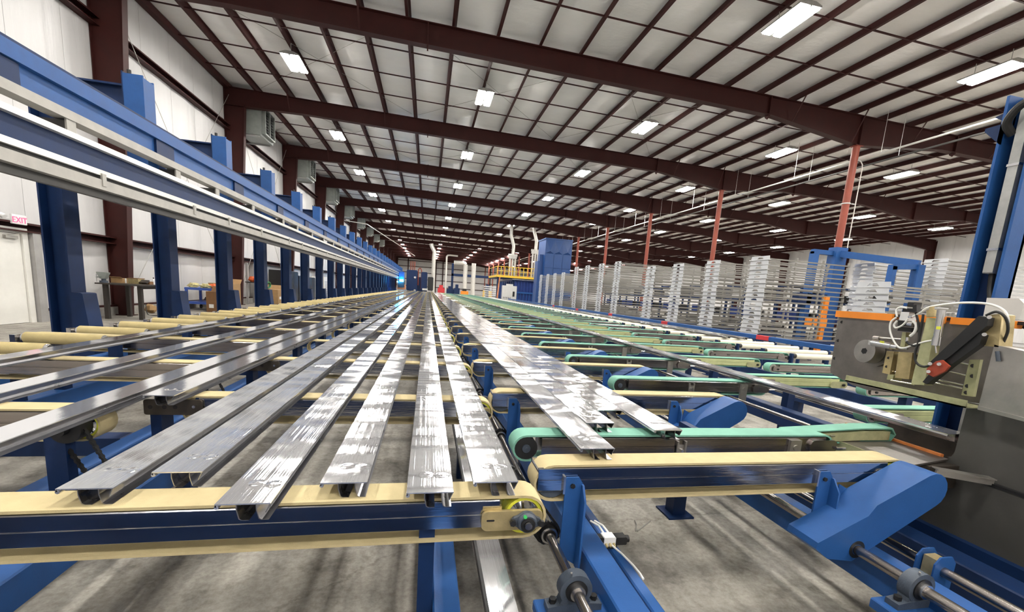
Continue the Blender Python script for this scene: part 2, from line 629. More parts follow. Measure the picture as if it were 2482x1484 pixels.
for z0, z1 in ((7.52, 7.74), (1.98, 2.18), (0.24, 0.29)):
    def girt(b, z0=z0, z1=z1):
        if z1 - z0 > 0.1:
            b.prism([(XW - 0.02, z0), (XW + 0.19, z0), (XW + 0.19, z0 + 0.03), (XW + 0.0, z0 + 0.03), (XW + 0.0, z1 - 0.015), (XW + 0.19, z1 - 0.015), (XW + 0.19, z1 - 0.04), (XW + 0.205, z1 - 0.04), (XW + 0.205, z1), (XW - 0.02, z1)], 'y', YB, YF)
        else:
            b.box(XW - 0.02, XW + 0.09, YB, 10.3, z0, z1).box(XW - 0.02, XW + 0.09, 11.86, YF, z0, z1)
    g = part(None, 'wall_girt', 'steel_red', girt)
    tag(g, {7.52: 'dark red steel girt high on the white left wall', 1.98: 'dark red steel girt at door height along the left wall', 0.24: 'thin dark red base angle on the concrete curb'}[z0], 'girt')
# far wall
wf = struct(part(None, 'wall_far', 'liner_far', lambda b: b.box(XW - 0.3, XR + 0.3, YF + 0.1, YF + 0.35, 0, 9.7)))
b = MB()
b.prism([(0, 0.10), (0, 0.0), (0.4, -0.03), (1.2, -0.03), (1.59, 0.0), (1.59, 0.10)], 'z', 0, 9.5)
mp_far = b.mesh('insulation_panel', 'liner_far')
x = XW
while x < XR - 0.5:
    o = bpy.data.objects.new('insulation_panel', mp_far)
    COL.objects.link(o)
    o.location = (x, YF, 0)
    o.parent = wf
    x += 1.6
for i, z in enumerate((1.3, 3.2, 5.0, 6.6, 8.15)):
    tag(part(None, 'wall_girt', 'steel_red', lambda b: b.box(XW, XR, YF - 0.25, YF - 0.05, z, z + 0.16)), 'dark red steel girt on the far end wall, number %s up from the floor' % ('one', 'two', 'three', 'four', 'five')[i], 'girt')
for i, x in enumerate((-5.5, 2.1, 4.0, 12.6, 17.5, 24.0, 31.0)):
    tag(part(None, 'wind_column', 'steel_red', lambda b: b.box(x - 0.10, x + 0.10, YF - 0.32, YF - 0.06, 0, 9.3).box(x - 0.13, x + 0.13, YF - 0.34, YF - 0.32, 0, 9.3)), 'slim dark red wind column standing against the far end wall', 'column', 'wind columns of the far wall')
# right wall and back wall
wr = struct(part(None, 'wall_right', 'liner_wall', lambda b: b.box(XR + 0.14, XR + 0.35, YB, YF, 0, 9.0)))
y = 16.0
while y < 75:
    o = bpy.data.objects.new('insulation_panel', me_panel)
    COL.objects.link(o)
    o.location = (XR, y + 1.508, 0)
    o.scale = (1, 1, 0.94)
    o.rotation_euler = (0, 0, PI)
    o.parent = wr
    y += pw
struct(part(None, 'wall_back', 'liner_wall', lambda b: b.box(XW - 0.3, XR + 0.3, YB - 0.3, YB, 0, 9.7)))

# ceiling: insulation draped over the purlins, sagging between the strap lines
PUR = [0.51 + 1.34 * k for k in range(-6, 31)]


def ceiling_mesh():
    b = MB()
    xs = [XW - 0.2]
    for p in PUR:
        xs += [p - 0.67, p - 0.34, p - 0.06, p + 0.06, p + 0.34]
    xs.append(XR + 0.3)
    ys = []
    y = YB
    while y < YF + 0.4:
        ys.append(y)
        y += 0.95
    vs = []
    for j, yy in enumerate(ys):
        for i, xx in enumerate(xs):
            sag = 0.0 if (i % 5) in (3, 4) else (0.022 + (0.02 if j % 2 else 0))
            vs.append((xx, yy, ztop(xx) + 0.235 - sag))
    nx = len(xs)
    fs = [(j * nx + i, j * nx + i + 1, (j + 1) * nx + i + 1, (j + 1) * nx + i) for j in range(len(ys) - 1) for i in range(nx - 1)]
    b.add(vs, fs)
    me = bpy.data.meshes.new('ceiling')
    me.from_pydata(b.v, [], b.f)
    me.polygons.foreach_set('use_smooth', [True] * len(me.polygons))
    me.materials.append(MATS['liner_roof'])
    o = bpy.data.objects.new('ceiling', me)
    COL.objects.link(o)
    return o


struct(ceiling_mesh())
part(None, 'roof_deck', 'galv', lambda b: b.hexa([(XW - 0.4, YB, ztop(XW - 0.4) + 0.28), (XR + 0.4, YB, ztop(XR + 0.4) + 0.28), (XR + 0.4, YF + 0.4, ztop(XR + 0.4) + 0.28), (XW - 0.4, YF + 0.4, ztop(XW - 0.4) + 0.28),
     (XW - 0.4, YB, ztop(XW - 0.4) + 0.34), (XR + 0.4, YB, ztop(XR + 0.4) + 0.34), (XR + 0.4, YF + 0.4, ztop(XR + 0.4) + 0.34), (XW - 0.4, YF + 0.4, ztop(XW - 0.4) + 0.34)])).parent = bpy.data.objects['ceiling']

# purlins run the length of the hall
b = MB()
b.prism([(-0.07, 0.0), (0.01, 0.0), (0.01, 0.205), (0.08, 0.205), (0.08, 0.215), (0.0, 0.215), (0.0, 0.01), (-0.06, 0.01), (-0.06, 0.03), (-0.07, 0.03)], 'y', YB, YF)
me_pur = b.mesh('roof_purlin', 'steel_red')
for i, p in enumerate(PUR):
    o = bpy.data.objects.new('roof_purlin', me_pur)
    COL.objects.link(o)
    o.location = (p, 0, ztop(p))
    tag(o, 'dark red zee purlin under the white roof, %s from the exit sign wall' % nth(i + 1), 'purlin', 'roof purlins')
o = part(None, 'eave_strut', 'steel_red', lambda b: b.box(XW + 0.002, XW + 0.2, YB, YF, ztop(XW) - 0.06, ztop(XW) + 0.16))
tag(o, 'dark red eave strut where the left wall meets the roof', 'beam')
# bridging straps across the purlins, three to a bay
b = MB()
b.hexa([(XW, -0.02, ztop(XW) + 0.02), (XR, -0.02, ztop(XR) + 0.02), (XR, 0.02, ztop(XR) + 0.02), (XW, 0.02, ztop(XW) + 0.02),
        (XW, -0.02, ztop(XW) + 0.05), (XR, -0.02, ztop(XR) + 0.05), (XR, 0.02, ztop(XR) + 0.05), (XW, 0.02, ztop(XW) + 0.05)])
me_str = b.mesh('bridging_strap', 'steel_red')
for j, fy in enumerate(FR[:-1]):
    for qi, q in enumerate((1.9, 3.75, 5.6)):
        o = bpy.data.objects.new('bridging_strap', me_str)
        COL.objects.link(o)
        o.location = (0, fy + q, 0)
        tag(o, 'thin dark red bridging strap, %s in the %s' % (nth(qi + 1), 'bay with the exit door' if j == 2 else '%s roof bay past the exit door' % nth(j - 2) if j > 2 else '%s roof bay short of the exit door' % nth(2 - j)), 'strap', 'purlin bridging straps')

# main frames: tapered wall column, roof rafter with haunches, pipe column
HA = (15.6, 28.9)


def zbot(x):
    d = 0.60
    for h in HA:
        t = abs(x - h)
        if t < 3.9:
            d = max(d, 1.02 - 0.42 * t / 3.9)
    if x < -5.5:
        d = max(d, 0.60 + 0.12 * (-5.5 - x) / 3.3)
    if x > 38:
        d = max(d, 0.6 + 0.3 * (x - 38) / 4)
    return ztop(x) - d


cw = [(XW + 0.02, 0), (XW + 0.40, 0), (XW + 0.78, 8.60), (XW + 0.78, 9.0), (XW + 0.02, 9.2)]
c0 = thing('steel_column', 'dark red tapered steel column against the left wall', 'column', (0, FR[0], 0), 'tapered wall columns')
part(c0, 'web', 'steel_red', lambda b: b.prism(cw, 'y', -0.012, 0.012))
part(c0, 'outer_flange', 'steel_red', lambda b: b.box(XW + 0.0, XW + 0.02, -0.11, 0.11, 0, 9.2))
part(c0, 'inner_flange', 'steel_red', lambda b: b.hexa([(XW + 0.40, -0.11, 0), (XW + 0.42, -0.11, 0), (XW + 0.42, 0.11, 0), (XW + 0.40, 0.11, 0), (XW + 0.78, -0.11, 8.6), (XW + 0.80, -0.11, 8.6), (XW + 0.80, 0.11, 8.6), (XW + 0.78, 0.11, 8.6)]))
part(c0, 'base_plate', 'steel_red', lambda b: b.box(XW + 0.0, XW + 0.5, -0.14, 0.14, 0, 0.025))
r0 = thing('roof_rafter', 'deep dark red steel rafter spanning the hall under the purlins', 'rafter', (0, FR[0], 0), 'main roof rafters')
xs = [XW + 0.05, -5.5, 11.7, 15.6, 19.5, 25.0, 28.9, 32.8, 38.0, XR - 0.05]
part(r0, 'web', 'steel_red', lambda b: b.prism([(x, zbot(x)) for x in xs] + [(x, ztop(x) - 0.012) for x in reversed(xs)], 'y', -0.010, 0.010))


def flange(b, fn, lo, hi):
    for x0, x1 in zip(xs[:-1], xs[1:]):
        z0, z1 = fn(x0), fn(x1)
        b.hexa([(x0, -0.125, z0 + lo), (x1, -0.125, z1 + lo), (x1, 0.125, z1 + lo), (x0, 0.125, z0 + lo), (x0, -0.125, z0 + hi), (x1, -0.125, z1 + hi), (x1, 0.125, z1 + hi), (x0, 0.125, z0 + hi)])


part(r0, 'bottom_flange', 'steel_red', lambda b: flange(b, zbot, -0.02, 0.0), smooth=0)
part(r0, 'top_flange', 'steel_red', lambda b: flange(b, ztop, -0.018, -0.001), smooth=0)
for sx in (-0.25, 11.6, 20.2, 33.0):
    part(r0, 'splice_plate', 'steel_red', lambda b: b.prism([(-0.10, ztop(sx) - 0.02), (-0.10, zbot(sx) - 0.06), (0, zbot(sx) - 0.14), (0.10, zbot(sx) - 0.06), (0.10, ztop(sx) - 0.02), (0, ztop(sx) + 0.06)], 'x', sx - 0.02, sx + 0.02))
for sx in HA:
    part(r0, 'stiffener', 'steel_red', lambda b: b.box(sx - 0.01, sx + 0.01, -0.12, 0.12, zbot(sx), ztop(sx) - 0.02))
for sx in (PUR[1], PUR[4], PUR[15], PUR[17], PUR[19], PUR[22], PUR[25]):
    part(r0, 'flange_brace', 'steel_red', lambda b: b.bar((sx, -0.55, ztop(sx) + 0.03), (sx, -0.10, zbot(sx) + 0.01), 0.05, 0.008).bar((sx, 0.55, ztop(sx) + 0.03), (sx, 0.10, zbot(sx) + 0.01), 0.05, 0.008))
p0 = thing('pipe_column', 'round brick red pipe column holding up a rafter haunch', 'column', (HA[0], FR[2], 0), 'round pipe columns')
part(p0, 'shaft', 'pipe_red', lambda b: b.cyl((0, 0, 0.02), (0, 0, zbot(HA[0]) - 0.03), 0.125, 20))
part(p0, 'base_plate', 'pipe_red', lambda b: b.box(-0.2, 0.2, -0.2, 0.2, 0, 0.02))
part(p0, 'cap_plate', 'pipe_red', lambda b: b.box(-0.17, 0.17, -0.14, 0.14, zbot(HA[0]) - 0.035, zbot(HA[0]) - 0.02))
q0 = thing('steel_column', 'dark red steel column against the right wall', 'column', (0, FR[3], 0), 'right wall columns')
part(q0, 'web', 'steel_red', lambda b: b.prism([(XR - 0.4, 0), (XR - 0.02, 0), (XR - 0.02, 8.1), (XR - 0.9, 7.9), (XR - 0.9, 7.3)], 'y', -0.012, 0.012))
part(q0, 'flange', 'steel_red', lambda b: b.hexa([(XR - 0.42, -0.11, 0), (XR - 0.4, -0.11, 0), (XR - 0.4, 0.11, 0), (XR - 0.42, 0.11, 0), (XR - 0.92, -0.11, 7.3), (XR - 0.9, -0.11, 7.3), (XR - 0.9, 0.11, 7.3), (XR - 0.92, 0.11, 7.3)]).box(XR - 0.02, XR, -0.11, 0.11, 0, 8.1))
for i, fy in enumerate(FR):
    lc = 'dark red tapered wall column, %s %s the exit door' % (nth(i - 2) if i > 2 else nth(3 - i), 'past' if i > 2 else 'short of')
    lr = 'deep dark red rafter over the %s tapered column %s the exit door' % (nth(i - 2) if i > 2 else nth(3 - i), 'past' if i > 2 else 'short of')
    if i > 0:
        dup(c0, (0, fy, 0), lc)
        dup(r0, (0, fy, 0), lr)
    else:
        c0['label'], r0['label'] = lc, lr
    if 3 <= i:
        dup(p0, (HA[0], fy, 0), 'round brick red pipe column under the %s rafter past the exit door' % nth(i - 2))
    if 3 < i < 12:
        dup(q0, (0, fy, 0), 'dark red right wall column under the %s rafter past the exit door' % nth(i - 2))
p0['label'] = 'round brick red pipe column under the rafter just short of the exit door'
q0['label'] = 'dark red right wall column under the first rafter past the exit door'

# high-bay lamps: housing with two bright lenses
L0 = thing('high_bay_lamp', 'bright twin-lens high-bay lamp fixed under the roof purlins', 'lamp', (-4.85, 10.33, ztop(-4.85) - 0.45), 'high-bay roof lamps')
part(L0, 'housing', 'galv', lambda b: b.prism([(-0.30, 0.02), (0.30, 0.02), (0.30, 0.06), (0.12, 0.125), (-0.12, 0.125), (-0.30, 0.06)], 'y', -0.61, 0.61).box(-0.02, 0.02, -0.61, 0.61, 0.0, 0.02))
for sy in (-0.4, 0.4):
    part(L0, 'hanger_rod', 'galv', lambda b: b.cyl((0, sy, 0.12), (0, sy, 0.452), 0.008, 6))
for sx in (-0.165, 0.165):
    part(L0, 'lens', 'lamp_lens', lambda b: b.box(sx - 0.105, sx + 0.105, -0.58, 0.58, -0.012, 0.018), smooth=0)
first = True
for lx, over in zip((-4.79, 1.85, 8.50, 15.14, 21.90, 28.62, 35.32), ('above the blue runway', 'above the flat profiles', 'above the white racks', 'beside the pipe columns', 'right of the pipe columns', 'in mid-hall right of the columns', 'nearest the right wall')):
    for k in range(-3, 15):
        yy = 10.2 + 7.27 * k
        if yy < YB + 1 or (lx > 29 and k < 0):
            continue
        z = ztop(lx) - 0.45
        lab = 'twin-lens high-bay lamp %s, %s' % (over, 'level with the exit door' if k == 0 else '%s bay %s the exit door' % (nth(abs(k)), 'past' if k > 0 else 'short of'))
        if first:
            L0.location = (lx, yy, z)
            L0['label'] = lab
            first = False
        else:
            dup(L0, (lx, yy, z), lab)

# pipes and rods hung in the roof
for i, (px, dz) in enumerate(((15.95, 7.30), (16.75, 7.28))):
    t = thing('gas_pipe', ('pale overhead pipe hung from rods just past the pipe columns', 'dark thin overhead pipe hung beside the pale one')[i], 'pipe', (px, 0, dz))
    part(t, 'run', ('rail_white', 'rail_dark')[i], lambda b: b.cyl((0, 3, 0), (0, 95, 0), 0.035, 8))
    for k in range(14):
        part(t, 'hanger_rod', 'rail_white', lambda b: b.cyl((0, 6 + 3.8 * k, 0.03), (0, 6 + 3.8 * k, ztop(px) - dz + 0.1), 0.008, 5))
t = thing('conduit', 'white conduit dropping beside the nearest pipe column', 'conduit', (HA[0] + 0.33, FR[3] - 0.1, 0))
part(t, 'run', 'rail_white', lambda b: b.cyl((0, 0, 0), (0, 0, 6.9), 0.02, 6).tube([(0, 0, 6.9), (-0.02, 0, 7.05), (-0.12, 0, 7.15), (-0.2, 0, 7.17)], 0.02, 6))
part(t, 'strap', 'galv', lambda b: b.ring((-0.33, 0.1, 5.6), (-0.33, 0.1, 5.64), 0.15, 0.128, 16).box(-0.2, 0.02, -0.01, 0.03, 5.6, 5.63))
# steel sway cables on the left wall and roof
for a, c, nm in ((FR[3], FR[4], 'first'), (FR[4], FR[5], 'second'), (FR[6], FR[7], 'fourth')):
    t = thing('cross_brace', 'steel cables crossed on the white left wall, %s bay past the exit door' % nm, 'brace', (XW + 0.225, a, 0))
    for s in (0, 1):
        part(t, 'cable', 'rail_grey', lambda b: b.cyl((0.0, 0.15, 0.35 if s else 8.9), (0.0, c - a - 0.15, 8.9 if s else 0.35), 0.009, 5))
for a, c in ((FR[3], FR[4]), (FR[4], FR[5])):
    for x0, x1 in ((-7.3, -1.0), (-0.7, 5.7), (6.0, 11.0)):
        t = thing('roof_brace', 'thin steel cables crossed above the purlins against the white roof', 'brace', (0, a, 0), 'roof cross braces')
        for s in (0, 1):
            part(t, 'cable', 'rail_grey', lambda b: b.cyl((x0 if s else x1, 0.2, ztop(x0 if s else x1) + 0.1), (x1 if s else x0, c - a - 0.2, ztop(x1 if s else x0) + 0.1), 0.007, 5))

# box heaters hung high on the left columns
h0 = thing('unit_heater', 'grey box heater with dark louvred outlet hung on a left column', 'heater', (-7.9, FR[4] + 0.85, 7.55), 'wall heaters')
part(h0, 'casing', 'heater_grey', lambda b: b.box(-0.55, 0.40, -0.60, 0.95, 0.0, 1.35, 0.02))
part(h0, 'outlet_frame', 'heater_grey', lambda b: b.box(0.40, 0.55, -0.45, 0.80, 0.10, 0.16).box(0.40, 0.55, -0.45, 0.80, 1.19, 1.25).box(0.40, 0.55, -0.45, -0.39, 0.10, 1.25).box(0.40, 0.55, 0.74, 0.80, 0.10, 1.25).box(0.40, 0.55, 0.15, 0.20, 0.10, 1.25))
for k in range(8):
    part(h0, 'louvre', 'black_metal', lambda b: b.hexa([(0.41, -0.39, 0.2 + 0.12 * k), (0.50, -0.39, 0.17 + 0.12 * k), (0.50, 0.74, 0.17 + 0.12 * k), (0.41, 0.74, 0.2 + 0.12 * k), (0.41, -0.39, 0.21 + 0.12 * k), (0.50, -0.39, 0.18 + 0.12 * k), (0.50, 0.74, 0.18 + 0.12 * k), (0.41, 0.74, 0.21 + 0.12 * k)]))
part(h0, 'outlet_core', 'black_metal', lambda b: b.box(0.40, 0.405, -0.40, 0.75, 0.15, 1.2))
part(h0, 'bracket', 'galv', lambda b: b.box(-0.72, 0.30, -0.55, -0.50, -0.06, 0.0).box(-0.72, 0.30, 0.85, 0.90, -0.06, 0.0))
h0['label'] = 'grey box heater with dark louvres on the second column past the exit door'
for k in range(5, 12):
    dup(h0, (-7.9, FR[k] + 0.85, 7.55), 'grey box heater with dark louvres on the %s column past the exit door' % nth(k - 2))

# door, closer, exit sign on the left wall
d1 = struct(part(None, 'door_1', 'door_white', lambda b: b.box(XW + 0.0, XW + 0.06, 10.46, 11.50, 0.01, 1.93)))
part(d1, 'door_frame', 'door_white', lambda b: b.box(XW - 0.02, XW + 0.10, 11.51, 11.64, 0, 2.06).box(XW - 0.02, XW + 0.10, 10.32, 10.45, 0, 2.06).box(XW - 0.02, XW + 0.10, 10.45, 11.51, 1.94, 2.06))
part(d1, 'door_jamb', 'frame_grey', lambda b: b.box(XW - 0.02, XW + 0.18, 11.66, 11.86, 0, 1.98))
part(d1, 'door_closer', 'rail_grey', lambda b: b.box(XW + 0.06, XW + 0.12, 11.1, 11.38, 1.82, 1.88).bar((XW + 0.10, 11.15, 1.88), (XW + 0.2, 11.3, 1.93), 0.02, 0.012).bar((XW + 0.2, 11.3, 1.93), (XW + 0.08, 11.45, 1.95), 0.02, 0.012))
part(d1, 'door_handle', 'bright_steel', lambda b: b.box(XW + 0.06, XW + 0.12, 10.5, 10.62, 0.98, 1.02))
ex = thing('exit_sign', 'white exit sign with red letters above the left door', 'sign', (XW + 0.24, 11.30, 2.12))
part(ex, 'case', 'white_plastic', lambda b: b.box(-0.04, 0.0, -0.17, 0.17, 0, 0.20, 0.01).cyl((-0.10, -0.30, 0.16), (-0.02, -0.30, 0.12), 0.05, 12).box(-0.24, -0.04, -0.02, 0.02, 0.05, 0.1))
fc = bpy.data.curves.new('lettering', 'FONT')
fc.body = 'EXIT'
fc.size = 0.17
fc.align_x = 'CENTER'
fc.extrude = 0.003
fo = bpy.data.objects.new('lettering_tmp', fc)
COL.objects.link(fo)
bpy.context.view_layer.update()
fm = bpy.data.meshes.new_from_object(fo)
bpy.data.objects.remove(fo)
fm.materials.clear()
fm.materials.append(MATS['exit_red'])
lo = bpy.data.objects.new('lettering', fm)
COL.objects.link(lo)
lo.parent = ex
lo.location = (0.004, 0, 0.035)
lo.rotation_euler = (PI / 2, 0, PI / 2)
lo['label'] = 'red letters reading EXIT'
# second door further down
d2 = struct(part(None, 'door_2', 'door_white', lambda b: b.box(XW + 0.0, XW + 0.06, 24.35, 25.3, 0.01, 1.93)))
part(d2, 'door_frame', 'frame_grey', lambda b: b.box(XW - 0.02, XW + 0.16, 24.05, 24.3, 0, 2.02).box(XW - 0.02, XW + 0.12, 25.32, 25.45, 0, 2.02).box(XW - 0.02, XW + 0.12, 24.3, 25.32, 1.94, 2.02))
part(d2, 'door_closer', 'rail_grey', lambda b: b.box(XW + 0.06, XW + 0.14, 24.5, 24.8, 1.80, 1.87))

# ================================================================== THE CONVEYOR TABLES
ZB, PITCH = 0.74, 1.22


def loop(x0, x1, zt, zb, n=8):
    r = (zt - zb) / 2
    zc = (zt + zb) / 2
    return arc(x1 - r, zc, r, -PI / 2, PI / 2, n) + arc(x0 + r, zc, r, PI / 2, 3 * PI / 2, n)


def belt(parent, x0, x1, m, w=0.058, zt=ZB, zb=0.588, th=0.009, n=8):
    return part(parent, 'belt', m, lambda b: b.band(loop(x0, x1, zt, zb, n), loop(x0 + th, x1 - th, zt - th, zb + th, n), 'y', -w, w), 40)


def rail(parent, x0, x1, m, z0=0.632, z1=0.728, w=0.062):
    zm = (z0 + z1) / 2
    pr = [(-w, z0 + .004), (-w + .004, z0), (w - .004, z0), (w, z0 + .004), (w, z1 - .003), (w - .003, z1), (w - .012, z1), (w - .012, z1 - .012), (-w + .012, z1 - .012), (-w + .012, z1), (-w + .003, z1), (-w, z1 - .003),
          (-w, zm + .006), (-w + .003, zm + .004), (-w + .003, zm), (-w, zm - .002)]
    return part(parent, 'rail', m, lambda b: b.prism(pr, 'x', x0, x1), 30)


def wheel(parent, x, z, r=0.064, w=0.048, n=24):
    o = part(parent, 'pulley', 'yellow_tyre', lambda b: b.ring((x, -w, z), (x, -w + .03, z), r, r - .010, n).ring((x, w - .03, z), (x, w, z), r, r - .010, n).ring((x, -w + .03, z), (x, w - .03, z), r - .002, r - .012, n))

    def spokes(b):
        b.ring((x, -w + .006, z), (x, w - .006, z), r - .009, r - .014, n)
        b.cyl((x, -w + .004, z), (x, w - .004, z), 0.018, 14)
        for k in range(5):
            t = 2 * PI * k / 5 + .4
            b.bar((x, -w + .012, z), (x + (r - .01) * math.cos(t), -w + .012, z + (r - .01) * math.sin(t)), .008, .010, up=(0, 1, 0))
    part(o, 'spoke_wheel', 'bright_steel', spokes)
    return o


def rrect(x0, x1, z0, z1, r, n=4):
    return arc(x1 - r, z0 + r, r, -PI / 2, 0, n) + arc(x1 - r, z1 - r, r, 0, PI / 2, n) + arc(x0 + r, z1 - r, r, PI / 2, PI, n) + arc(x0 + r, z0 + r, r, PI, 1.5 * PI, n)


def flange_bearing(parent, x, z, y):
    """two-bolt flange bearing facing -Y"""
    def body(b):
        R, e, a = 0.034, 0.052, math.radians(-4)
        pts = []
        for k in range(24):
            t = 2 * PI * k / 24
            rr = R
            c = abs(math.cos(t))
            rr = max(R, min(e / max(c, .01), 1) * (0.30 + 0.70 * c ** 6)) if c > .72 else R
            rr = min(rr, 0.062)
            pts.append((x + rr * math.cos(t) * math.cos(a) - rr * math.sin(t) * math.sin(a), z + rr * math.cos(t) * math.sin(a) + rr * math.sin(t) * math.cos(a)))
        b.prism(pts, 'y', y - .014, y)
        b.cyl((x, y - .014, z), (x, y - .030, z), 0.033, 24, 0.028)
    o = part(parent, 'flange_bearing', 'cast_iron', body)
    for s in (-1, 1):
        part(o, 'bolt', 'black_metal', lambda b: b.cyl((x + .048 * s, y - .014, z - .003 * s), (x + .048 * s, y - .026, z - .003 * s), .011, 6))
    part(o, 'inner_ring', 'black_metal', lambda b: b.ring((x, y - .030, z), (x, y - .034, z), .024, .015, 20))
    part(o, 'shaft_end', 'bright_steel', lambda b: b.cyl((x, y - .020, z), (x, y - .042, z), .0145, 16, .012))
    part(o, 'grease_cap', 'green_dot', lambda b: b.cyl((x - .012, y - .030, z + .029), (x - .012, y - .037, z + .031), .006, 8))
    return o


def bracket(parent, x, z1=0.695, z0=0.36, w=0.075, y=-0.066):
    """bent blue post bracket bolted to the rail"""
    o = part(parent, 'post_bracket', 'blue', lambda b: b.prism([(x, z0), (x + w, z0 - .05), (x + w, z1 - .03), (x + w - .02, z1), (x + .006, z1), (x, z1 - .006)], 'y', y - .008, y)
             .prism([(y - .055, z0 - .05), (y - .008, z0 - .05), (y - .008, z1 - .03), (y - .02, z1 - .03), (y - .055, z1 - .085)], 'x', x + w - .008, x + w))
    part(o, 'bolt', 'black_metal', lambda b: b.cyl((x + .03, y - .008, z1 - .035), (x + .03, y - .016, z1 - .035), .010, 6))
    part(o, 'clamp', 'bright_steel', lambda b: b.box(x - .008, x, y - .01, y + .01, z1 - .07, z1 + .003))
    return o


# ---- tall profile of the drive-guard at the end of each middle conveyor
def guard(parent, n=8):
    lowx, lowz, hix, hiz = 1.74, 0.435, 2.205, 0.664
    ang = math.atan2(hiz - lowz, hix - lowx)
    r = 0.080
    nx, nz = -math.sin(ang), math.cos(ang)
    out = [(lowx - .075 + nx * r * .55, lowz - .02 + nz * r * .45), (lowx - .10, lowz - .015), (lowx - .03, lowz - .065), (lowx + .10, lowz - .085)]
    out += arc(hix, hiz, r, ang - PI / 2, ang + PI / 2, n)
    out += [(lowx + .21 + nx * r, lowz + .10 + nz * r), (lowx + .16 + nx * r * .55, lowz + .085 + nz * r * .55)]
    o = part(parent, 'drive_guard', 'blue', lambda b: b.prism(out, 'y', -0.225, -0.075), 30)
    part(o, 'flange_ear', 'blue', lambda b: b.prism([(lowx + .13, lowz + .10), (lowx + .20, lowz + .14), (lowx + .21, lowz + .165), (lowx + .14, lowz + .20)], 'y', -0.079, -0.073))
    part(o, 'shaft_hole', 'black_metal', lambda b: b.ring((1.855, -.2265, .405), (1.855, -.224, .405), .040, .024, 20))
    return o


def build_L(label, group=None, detail=2, k=0):
    t = thing('belt_conveyor', label, 'conveyor', (0, 1.335 + PITCH * k, 0), group)
    belt(t, -1.27, 0.418, 'cream_belt', n=10 if detail > 1 else 5)
    rail(t, -1.18, 0.255, 'rail_alu')
    if detail:
        wheel(t, 0.342, 0.664, n=28 if detail > 1 else 16)
    if detail > 1:
        part(t, 'end_plate', 'zinc_gold', lambda b: b.prism(rrect(.196, .40, .630, .697, .02), 'y', -.078, -.064).box(.20, .262, -.064, -.05, .694, .708))
        part(t, 'adjusting_slot', 'black_metal', lambda b: b.prism(rrect(.212, .238, .664, .670, .003), 'y', -.0795, -.077))
        flange_bearing(t, .343, .664, -.078)
        o = part(t, 'tail_plate', 'brown_plate', lambda b: b.prism(rrect(-1.43, -1.16, .640, .722, .012), 'y', -.078, -.064))
        for hx in (-1.40, -1.335, -1.285):
            part(o, 'bolt_hole', 'black_metal', lambda b: b.cyl((hx, -.0785, .682), (hx, -.077, .682), .011, 12))
        part(o, 'bolt', 'bright_steel', lambda b: b.cyl((-1.19, -.078, .69), (-1.19, -.098, .69), .008, 8))
    part(t, 'hanger', 'navy', lambda b: b.prism([(.0, .33), (.05, .28), (.05, .633), (.0, .633)], 'y', -.045, .045))
    part(t, 'hanger', 'navy', lambda b: b.box(-1.41, -1.36, -.064, .045, .35, .66))
    return t


def build_M(label, group=None, detail=2, k=0):
    t = thing('belt_conveyor', label, 'conveyor', (0, 1.575 + PITCH * k, 0), group)
    belt(t, 0.435, 2.285, 'cream_belt', n=10 if detail > 1 else 5)
    rail(t, 0.45, 2.155, 'rail_alu')
    if not detail:
        part(t, 'post_bracket', 'blue', lambda b: b.box(.69, .73, -.04, .04, .385, .632))
    if detail:
        wheel(t, 2.208, .664, n=28 if detail > 1 else 16)
        bracket(t, .56)
        bracket(t, 1.765, z0=.44)
        guard(t, 8 if detail > 1 else 4)
    if detail > 1:
        part(t, 'end_plate', 'sheet_steel', lambda b: b.prism(rrect(2.10, 2.20, .63, .695, .015), 'y', -.074, -.064))
        part(t, 'idler', 'cast_iron', lambda b: b.cyl((.512, -.05, .664), (.512, .05, .664), .064, 18))
    return t


def build_K(label, group=None, detail=2, k=1):
    t = thing('belt_conveyor', label, 'conveyor', (0, 1.06 + PITCH * k, 0), group)
    belt(t, -3.62, -1.46, 'cream_belt', n=10 if detail > 1 else 5)
    rail(t, -3.5, -1.62, 'rail_steel', .625, .728)
    part(t, 'post', 'navy', lambda b: b.box(-2.86, -2.79, .062, .09, .40, .69))
    if detail:
        wheel(t, -1.536, .664, n=24)
        part(t, 'post', 'navy', lambda b: b.box(-1.64, -1.56, -.12, -.065, .22, .69))
    if detail > 1:
        part(t, 'bearing', 'black_metal', lambda b: b.cyl((-1.555, -.125, .664), (-1.555, -.05, .664), .062, 20).cyl((-1.555, -.155, .664), (-1.555, -.125, .664), .02, 12))
        chain_between(t, (-1.555, .664), (-1.43, .40), -.10, .052, .045)
    return t


